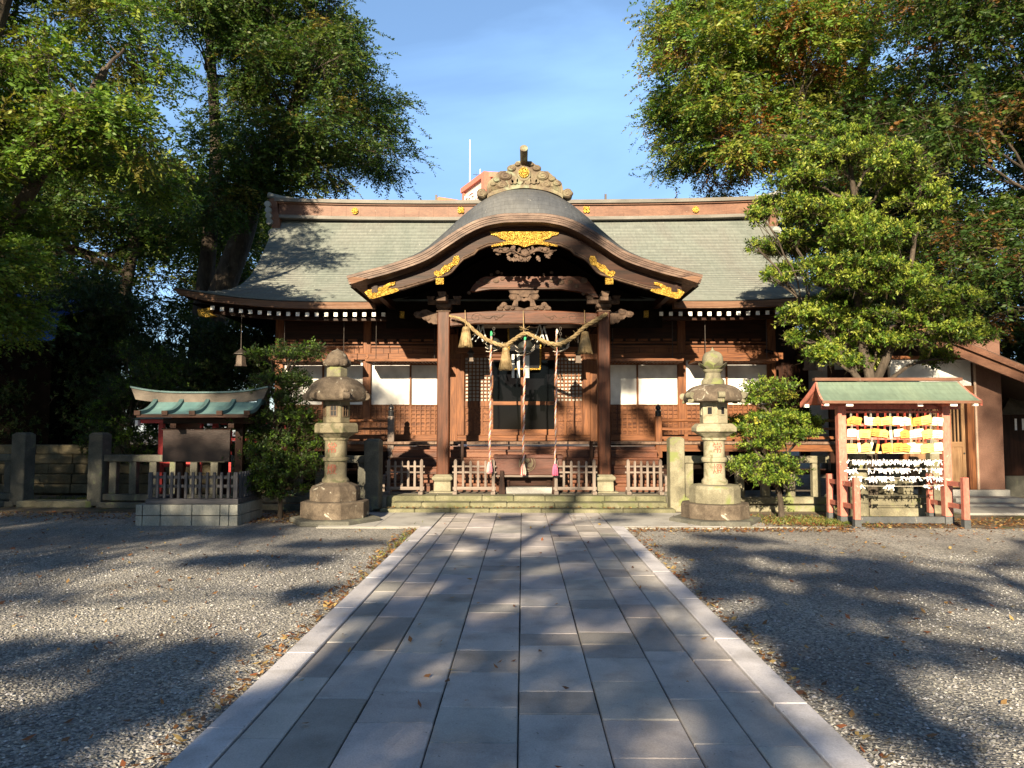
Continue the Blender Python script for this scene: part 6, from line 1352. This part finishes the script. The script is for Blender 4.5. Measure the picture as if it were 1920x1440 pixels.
# --- dark overhanging tree at the right margin
T5 = [(1700, -420), (1720, -100), (1690, 60), (1640, 180), (1650, 320), (1690, 350), (1790, 300), (1800, 440), (1780, 520), (1850, 560), (1930, 640), (2300, 600), (2400, -420)]
cl = fill(T5, 62, 17.5, 2.4, 1.15, 43)
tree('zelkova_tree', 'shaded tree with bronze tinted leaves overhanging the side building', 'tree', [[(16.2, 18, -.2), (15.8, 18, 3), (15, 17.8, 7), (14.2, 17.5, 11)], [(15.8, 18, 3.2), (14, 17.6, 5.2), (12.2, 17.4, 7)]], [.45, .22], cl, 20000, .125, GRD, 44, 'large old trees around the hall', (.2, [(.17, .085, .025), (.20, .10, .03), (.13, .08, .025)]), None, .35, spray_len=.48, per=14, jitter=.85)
for k, (x, y, h_, s_, l_) in enumerate(((17, 31, 14, 5, 'dark wood tree behind the side building roof'), (24, 28, 15, 5.5, 'dark wood tree past the wayside shrine'), (13.5, 27, 8.5, 3.2, 'low dark tree filling the gap under the orange crown'), (17.5, 22.5, 7, 3, 'low dark tree behind the wayside shrine'), (21, 24, 13, 4.5, 'tall dark tree rising over the wayside shrine'), (16, 33, 17, 5, 'tallest dark tree showing between the orange crown and the bronze tinted crown'))):
    rg = np.random.default_rng(70 + k); cl = [np.array([x + rg.normal(0, s_ * .42), y + rg.normal(0, s_ * .3), h_ * rg.uniform(.22, .85), 2, 2, 1.4]) for _ in range(28)]
    tree('background_tree', l_, 'tree', [[(x, y, -.2), (x + .2, y, h_ * .4), (x, y, h_ * .8)]], [.35], cl, 6000, .20, DKG, 80 + k, 'background trees of the wood', None, None, .25, subl=1, spray_len=.7, per=12, jitter=.7)
# --- bright evergreen behind the rack, in tiers
YE = 14.0
tiers = [(1585, 262, 42), (1540, 300, 60), (1625, 300, 55), (1490, 345, 60), (1570, 350, 70), (1680, 345, 55), (1450, 380, 40), (1520, 400, 70), (1610, 410, 80), (1700, 400, 50), (1640, 350, 60), (1500, 455, 60), (1580, 470, 80), (1670, 470, 70), (1730, 450, 45), (1470, 500, 45), (1550, 530, 75), (1640, 540, 80), (1720, 520, 60), (1530, 590, 60), (1600, 600, 75), (1690, 590, 70), (1750, 570, 45), (1500, 592, 40), (1570, 640, 55), (1650, 640, 60), (1730, 640, 65), (1790, 662, 42), (1765, 610, 30), (1545, 668, 42), (1620, 675, 40), (1480, 450, 30), (1425, 408, 26), (1425, 458, 22), (1455, 525, 25), (1500, 640, 30), (1590, 560, 60), (1600, 520, 60), (1680, 660, 40), (1690, 300, 30), (1560, 420, 60), (1650, 430, 60)]
rg = np.random.default_rng(6); cl = []
for px, py, r_ in tiers:
    c = np.array(q(px, py, YE)); k = r_ * YE / FPX; y = YE + rg.uniform(-.9, .8) * (1 if r_ > 30 else .3); cl.append(np.array([c[0], y, c[2], k * .90, k * .8, k * .38]))
cl = [c for c in cl]
tree('evergreen_tree', 'bright green evergreen tree spreading in tiers above the plaque rack', 'tree', [[(6.45, 14.05, -.1), (6.47, 14.05, 1.2), (6.5, 14.0, 2.4), (6.3, 14.0, 3.6), (6.35, 14, 5.2), (6.2, 14, 6.8)], [(6.5, 14.0, 2.3), (6.95, 13.9, 3.4), (7.2, 13.8, 4.6), (7.5, 13.9, 6.3)], [(6.48, 14.0, 2.2), (6.0, 14.1, 3.0), (5.4, 14.1, 3.8)]], [.14, .09, .08], cl, 12500, .075, EVG + [(.26, .30, .05)], 46, None, None, LEAFG, .3, subl=4, spray_len=.26, per=13, whorl=True, sub=9, tight=.22)
# bare twiggy tips at its side
mb = MB(); rg = np.random.default_rng(3)
for a, b_ in (((1690, 335), (1765, 300)), ((1700, 345), (1770, 325)), ((1650, 290), (1690, 245)), ((1700, 400), (1750, 360)), ((1680, 330), (1740, 290)), ((1705, 340), (1755, 345)), ((1690, 390), (1745, 400))):
    p0 = np.array(q(a[0], a[1], YE)); p1 = np.array(q(b_[0], b_[1], YE)); pts = limb(mb, p0, p1, .014, .004, rg, .06, 6, 5)
    for k in range(6):
        s0 = np.array(pts[2 + k % 4]); limb(mb, s0, s0 + (p1 - p0) * .35 + rg.normal(0, .12, 3), .006, .002, rg, .1, 4, 4)
mb.build('bare_twig', BARK, bpy.data.objects['evergreen_tree'], smooth=True)
# --- sapling beside the right lantern
YS = 13.6; tiers = [(1440, 728, 36), (1462, 742, 28), (1415, 748, 28), (1425, 790, 42), (1470, 780, 45), (1505, 792, 34), (1395, 812, 26), (1450, 815, 40), (1495, 815, 30), (1425, 838, 28), (1405, 870, 30), (1455, 872, 36), (1385, 880, 18), (1440, 896, 34), (1470, 890, 24), (1520, 800, 18)]
rg = np.random.default_rng(8); cl = []
for px, py, r_ in tiers:
    c = np.array(q(px, py, YS)); k = r_ * YS / FPX; cl.append(np.array([c[0], YS + rg.uniform(-.25, .25), c[2], k, k, k * .42]))
tree('green_sapling', 'small bright green tree in flat tiers between lantern and plaque rack', 'small tree', [[q(1466, 972, YS), q(1462, 930, YS), q(1452, 890, YS), q(1455, 840, YS), q(1445, 780, YS), q(1440, 735, YS)], [q(1456, 870, YS), q(1490, 835, YS), q(1520, 800, YS)]], [.055, .025], cl, 2300, .062, EVG + [(.2, .28, .04)], 47, None, (.02, [(.40, .38, .06)]), LEAFG, .25, subl=3, spray_len=.2, per=12, whorl=True, sub=10, tight=.3)
# --- dark shrub left of the left lantern
YL = 13.5; tiers = [(500, 668, 26), (560, 668, 34), (530, 660, 24), (575, 655, 20), (525, 700, 30), (510, 720, 28), (540, 745, 34), (560, 720, 24), (520, 790, 40), (565, 770, 34), (480, 815, 34), (530, 830, 48), (585, 800, 28), (470, 845, 30), (570, 845, 34), (510, 870, 46), (550, 880, 38), (590, 870, 22), (500, 905, 34), (540, 910, 34), (470, 870, 26), (600, 830, 16)]
cl = []
for px, py, r_ in tiers:
    c = np.array(q(px, py, YL)); k = r_ * YL / FPX; cl.append(np.array([c[0], YL + rg.uniform(-.25, .25), c[2], k, k, k * .62]))
tree('evergreen_shrub', 'upright dark evergreen shrub between notice board and stone lantern', 'shrub', [[q(525, 975, YL), q(526, 920, YL), q(524, 850, YL), q(528, 760, YL), q(530, 690, YL)]], [.045], cl, 3600, .058, EVG[:2] + DKG + [(.05, .09, .02)], 48, None, None, LEAFG, .2, subl=3, spray_len=.2, per=12, whorl=True, sub=10, tight=.32)
# --- the trees across the yard, behind the viewer, whose shade dapples the ground
def caster(name_lab, x, y, h0, h1, rad, n_, spr, seed, holes=None):
    rg = np.random.default_rng(seed); cl = []; tr = 0
    while len(cl) < n_ and tr < 5000:
        tr += 1; a = rg.uniform(0, 6.283); r_ = rad * math.sqrt(rg.random()); z = rg.uniform(h0, h1)
        c = np.array([x + r_ * math.cos(a), y + r_ * math.sin(a) * .6, z])
        if any(np.linalg.norm((c - o[:3]) * np.array([1, .6, 1.2])) < 1.25 for o in cl): continue
        cl.append(np.array([*c, 1.05, 1.0, .5]))
    tree('zelkova_tree', name_lab, 'tree', [[(x, y, -.2), (x + .1, y, h0 * .6), (x, y, h0 + .4), (x + .2, y, h1 * .9)]], [.32], cl, int(spr * 2.2), .125, GRN, seed, 'large old trees around the hall', (.2, YEL), None, .4, subl=2, spray_len=.5, per=13, jitter=.6)
def shade_tree(lab, x, y, top, targets, spr, seed, extra=()):
    """crown clumps measured from the patches of shade they throw on the yard: (X, Y, half width, half depth)"""
    rg = np.random.default_rng(seed); cl = []
    for (gx, gy, rx, ry) in targets:
        yy = y + rg.uniform(-1.2, 1.2); z = (gy - yy) / 2.611; cl.append(np.array([gx - .579 * z, yy, z, rx * .62, .35, ry / 2.611 * .62]))
    cl += [np.array(c, float) for c in extra]
    tree('zelkova_tree', lab, 'tree', [[(x, y, -.2), (x + .1, y, 2.6), (x, y, 5), (x + .2, y, top)]], [.3], cl, int(spr * 1.8), .09, GRN, seed, 'large old trees around the hall', (.2, YEL), None, .4, subl=2, spray_len=.12, per=9, jitter=.9, sub=7, tight=.24, droop=0)
caster('tall tree across the yard that keeps the right-hand wood in shade'.replace('right-hand wood', 'wayside shrine'), 9.8, -12, 11, 22.5, 4.4, 80, 7000, 106)
caster('tall tree across the yard that keeps the retaining wall in shade', -21, -9, 9, 18.5, 4.4, 34, 2600, 107)
for k, (x, y, h_) in enumerate(((-19, 3, 17), (-24, 14, 18), (18.5, 1, 17), (21, 11, 18), (-9, -24, 9), (8, -27, 10), (27, -10, 15), (-30, -6, 16))):  # unseen trees added round the yard to cut skylight on the facade
    rg = np.random.default_rng(90 + k); cl = [np.array([x + rg.normal(0, 2.0), y + rg.normal(0, 2.0), h_ * rg.uniform(.22, .95), 1.9, 1.9, 1.3]) for _ in range(30)]
    tree('background_tree', ['tall tree standing by the yard this side of the stone fence', 'tall tree standing past the dark end of the stone fence', 'tall tree standing by the yard this side of the concrete pad', 'tall tree standing past the wayside shrine corner', 'low tree far across the yard on the notice board side', 'low tree far across the yard on the plaque rack side', 'tree at the yard corner farthest from the notice board', 'tree at the yard corner farthest from the plaque rack'][k], 'tree', [[(x, y, -.2), (x + .2, y, h_ * .4), (x, y, h_ * .8)]], [.35], cl, 3200, .30, GRD, 190 + k, 'trees around the yard', None, None, .25, subl=0, spray_len=.8, per=10, jitter=.8)
shade_tree('tree across the yard whose shade falls on the gravel before the notice board', -12.5, -11, 8, [(-7, 11.9, 2.2, .5), (-4.6, 11.6, 1.2, .45), (-3.2, 9.3, 1.6, .4), (-5.8, 9.2, 1.5, .2), (-8, 9.5, 1.4, .2), (-2.6, 10.6, .9, .3), (-2.6, 5.5, .9, .25), (-4.4, 4.7, 1.0, .2), (-3.6, 5.3, 1.1, .2), (-5.5, 5.0, 1.0, .15), (-2.6, 4.2, .7, .3), (-4.8, 3.9, 1.0, .15), (-2.3, 4.7, .7, .4), (-3.4, 4.0, .8, .25), (-2.2, 7.3, .4, .3), (-8.6, 7.0, 1.0, .2), (-9.5, 10.6, 1.6, .4), (-2.9, 3.6, .7, .3), (-2.2, 3.3, .5, .3), (-3.2, 3.1, .7, .25)], 3000, 101)
shade_tree('tree across the yard whose shade falls along the paved path', -5.1, -12, 11.5, [(-.9, 11, .9, .4), (.6, 10.2, 1, .55), (-.6, 9, 1, .6), (.8, 8.3, .9, .6), (-.7, 7.2, 1, .6), (.7, 6.6, 1, .5), (-.6, 5.7, 1, .5), (.6, 5.1, .9, .45), (-.7, 4.5, .9, .3), (.2, 3.7, .7, .25), (-.8, 3.4, .8, .3), (1.2, 4.4, .5, .4), (1.1, 9.5, .8, .5), (-1.2, 10, .6, .4), (1.0, 5.8, .6, .4), (-1.1, 8.0, .6, .5), (-.2, 10.4, .6, .5), (1.3, 7.4, .5, .5), (-1.3, 6.5, .5, .5), (.1, 4.3, .7, .35), (-1.0, 5.1, .5, .3), (.3, 9.3, .6, .4), (1.2, 10.7, .5, .4), (.9, 3.4, .6, .25), (-.2, 3.9, .6, .25), (1.0, 5.1, .4, .25), (-1.1, 4.1, .4, .25), (.5, 5.6, .5, .25), (-.8, 6.4, .5, .3), (-1.5, 14.4, .5, .2), (.8, 14.7, .5, .2), (2.1, 14.3, .6, .2), (-.2, 13.6, .7, .2), (1.6, 13.2, .5, .2), (-1.2, 9.1, .5, .4), (-1.3, 3.9, .6, .3), (-.7, 2.9, .9, .25), (1.3, 3.9, .5, .3), (.5, 2.9, .8, .25), (-1.4, 4.6, .4, .3), (0, 5.4, .6, .3), (.9, 7.2, .6, .3), (-.4, 8.4, .7, .3), (.4, 11.4, .5, .25), (.1, 7.8, .8, .5), (-.1, 4.9, .6, .3), (0, 6.3, .6, .3)], 4600, 102,
    [(-4.4, -12, 15.7, .5, .4, .3), (-4.9, -12, 15.2, .35, .4, .35), (-4.6, -12, 12.6, .3, .3, .3), (-4.45, -12, 13.3, .25, .3, .2), (-4.2, -12, 14.3, .5, .4, .2), (-5.2, -12, 11.9, .3, .3, .22), (-3.9, -12, 12.3, .28, .3, .2), (-4.7, -12, 11.5, .35, .3, .15), (-3.4, -12, 13.2, .3, .3, .2), (-5.4, -12, 13.0, .25, .3, .2), (-3.6, -12, 11.6, .3, .3, .15), (-4.3, -12, 12.0, .2, .3, .2), (-6.0, -12, 12.2, .3, .3, .2), (-6.6, -12, 13.3, .3, .3, .18), (-5.9, -12, 13.8, .3, .3, .15), (-7.3, -12, 12.6, .2, .3, .2), (-5.0, -12, 14.0, .35, .3, .15), (-6.3, -12, 11.6, .3, .3, .12), (-3.9, -12, 13.6, .3, .3, .2), (-7.6, -12, 11.7, .25, .3, .12)])
shade_tree('tree across the yard whose shade falls on the gravel before the plaque rack', .5, -12, 8, [(2.4, 9.9, .9, .5), (3.3, 9.5, .9, .5), (4.1, 8.9, .8, .45), (2.3, 8.7, .8, .4), (3.4, 8.1, .9, .35), (4.3, 7.8, .6, .3), (2.1, 7.6, .7, .5), (2.9, 7.0, .9, .4), (2.2, 6.3, .7, .5), (2.6, 5.6, .7, .4), (2.1, 5.0, .6, .4), (2.1, 4.3, .3, .3), (7.5, 10.6, 1, .5), (7.8, 9, .9, .4), (6.5, 7.8, .6, .3), (7.2, 8.2, .6, .3), (8.6, 9.8, 1, .5), (8.4, 11.4, 1.2, .45), (3.1, 11.2, .9, .2)], 4200, 105)
caster('tree across the yard farthest to the notice board side', -13.5, -9, 5.0, 12.5, 4.6, 40, 4600, 103)
caster('tree across the yard farthest to the side building side', 4.4, -13, 10.4, 14.5, 2.0, 6, 330, 104)
# ================================================================== GROUND COVER (nobody could count it)
def scatter_leaves(name, areas, size, tones, kind, label=None):
    V = []; T = []
    for (n_, fx) in areas:
        p = fx(n_); m = len(p); a = rng.uniform(0, 6.283, m); s_ = size * rng.uniform(.6, 1.3, m)
        d = np.stack([np.cos(a), np.sin(a), rng.normal(0, .25, m)], 1); wv = np.stack([-np.sin(a), np.cos(a), rng.normal(0, .35, m)], 1)
        c = np.stack([p[:, 0], p[:, 1], p[:, 2] + .012 + rng.uniform(0, .01, m)], 1); s_ = s_[:, None]
        q_ = np.stack([c - d * s_ * .5, c + wv * s_ * .24, c + d * s_ * .5 + np.array([0, 0, .01]), c - wv * s_ * .24], 1); q_[..., 2] = np.maximum(q_[..., 2], p[:, 2][:, None] + .004); V.append(q_.reshape(-1, 3))
        T.append(np.array(tones)[rng.integers(0, len(tones), m)] * rng.uniform(.7, 1.2, (m, 1)))
    return tag(big_mesh(name, np.vstack(V), 4, np.vstack(T), LEAF), kind='stuff')
def rect(x0, x1, y0, y1, z=0.0): return lambda n_: np.stack([rng.uniform(x0, x1, n_), rng.uniform(y0, y1, n_), np.full(n_, z)], 1)
def band_edge(xe, y0, y1, w_, side): return lambda n_: np.stack([xe + side * np.abs(rng.normal(0, w_, n_)), y0 + (y1 - y0) * rng.random(n_) ** .8, np.zeros(n_)], 1)
BRN = [(.20, .10, .045), (.30, .15, .06), (.13, .065, .035), (.36, .22, .09), (.24, .09, .04), (.42, .30, .12)]
scatter_leaves('fallen_leaves', [(620, band_edge(-1.69, 2.8, 12.1, .11, -1)), (300, band_edge(1.66, 2.8, 12.1, .08, 1)), (750, rect(-9, -1.7, 2.5, 12)), (700, rect(1.7, 9, 2.5, 12)), (70, rect(-1.4, 1.4, 3, 14, .024)),
    (2600, lambda n_: np.stack([rng.uniform(4.6, 11, n_), 12.9 - np.abs(rng.normal(0, .6, n_)) + rng.uniform(0, .9, n_), np.full(n_, .006)], 1)), (1500, lambda n_: np.stack([rng.uniform(-11, -4.4, n_), 14.3 - np.abs(rng.normal(0, .7, n_)), np.full(n_, .006)], 1)),
    (1500, lambda n_: np.stack([rng.normal(4.9, .6, n_), rng.normal(13.0, .4, n_), np.full(n_, .006)], 1)), (700, rect(-4.7, -3.4, 12.6, 14.4, .006)), (700, rect(1.7, 5.2, 11.75, 12.2)), (1400, rect(-10, -3, 15.5, 17.8, .006)), (900, rect(3.3, 8, 15.2, 17, .006)), (260, rect(-2.6, 2.8, 14.3, 14.55, .09))], .058, BRN, 'stuff')
def blades(name, areas, tones, h_):
    V = []; T = []
    for n_, fx in areas:
        p = fx(n_); m = len(p); a = rng.uniform(0, 6.283, m); hh = h_ * rng.uniform(.4, 1.2, m); ln = rng.normal(0, .45, (m, 2)) * hh[:, None]
        wv = np.stack([np.cos(a), np.sin(a), np.zeros(m)], 1) * .0035; top = p + np.concatenate([ln, hh[:, None]], 1); mid = p + np.concatenate([ln * .35, hh[:, None] * .6], 1)
        V.append(np.stack([p - wv, p + wv, mid + wv, top], 1).reshape(-1, 3)); T.append(np.array(tones)[rng.integers(0, len(tones), m)] * rng.uniform(.7, 1.3, (m, 1)))
    return tag(big_mesh(name, np.vstack(V), 4, np.vstack(T), LEAF), kind='stuff')
def blob(cx, cy, sx, sy, z=.006): return lambda n_: np.stack([rng.normal(cx, sx, n_), rng.normal(cy, sy, n_), np.full(n_, z)], 1)
blades('grass', [(1500, blob(4.9, 13.1, .55, .35)), (900, blob(5.35, 12.75, .12, .12)), (1600, blob(6.0, 13.2, .35, .15)), (4000, blob(-9.4, 16.6, .8, .5)), (160, blob(-1.75, 10.2, .04, .9, 0)), (1500, blob(6.0, 15.6, 1.2, .4))], [(.09, .14, .03), (.16, .18, .04), (.06, .09, .02), (.22, .18, .06)], .065)
# loose stones on the gravel near the viewer
n_ = 60000; u = rng.random(n_); y = 2.3 + 7.5 * u ** 1.7; x = rng.uniform(-1, 1, n_) * (y * .75 + .6)
ok = ((x < -1.69) | (x > 1.66)) ; x = x[ok]; y = y[ok]; m = len(x)
s_ = rng.uniform(.005, .0135, m) * (1 + .25 * (rng.random(m) < .08)); oct_ = np.array([(1, 0, 0), (0, 1, 0), (-1, 0, 0), (0, -1, 0), (0, 0, 1), (0, 0, -1)], float)
pts = oct_[None] * (s_[:, None, None] * rng.uniform(.6, 1.3, (m, 6, 1))); pts[..., 2] *= .7
a = rng.uniform(0, 6.283, m); ca, sa = np.cos(a)[:, None], np.sin(a)[:, None]; X_ = pts[..., 0] * ca - pts[..., 1] * sa; Y_ = pts[..., 0] * sa + pts[..., 1] * ca
pts = np.stack([X_ + x[:, None], Y_ + y[:, None], pts[..., 2] + s_[:, None] * .35], 2)
tri = np.array([(0, 1, 4), (1, 2, 4), (2, 3, 4), (3, 0, 4)]); V = pts[:, tri].reshape(-1, 3); g_ = rng.choice([.13, .20, .27, .34, .44], m, p=[.2, .3, .27, .16, .07]); tn = np.stack([g_, g_ * .985, g_ * .97], 1) * rng.uniform(.9, 1.1, (m, 1)); tn[:, 2] *= rng.uniform(.9, 1.1, m)
tag(big_mesh('gravel_stones', V, 3, np.repeat(tn, 4, axis=0), attrmat('gravel_stone', .9, 80, .1), k=3), kind='stuff')
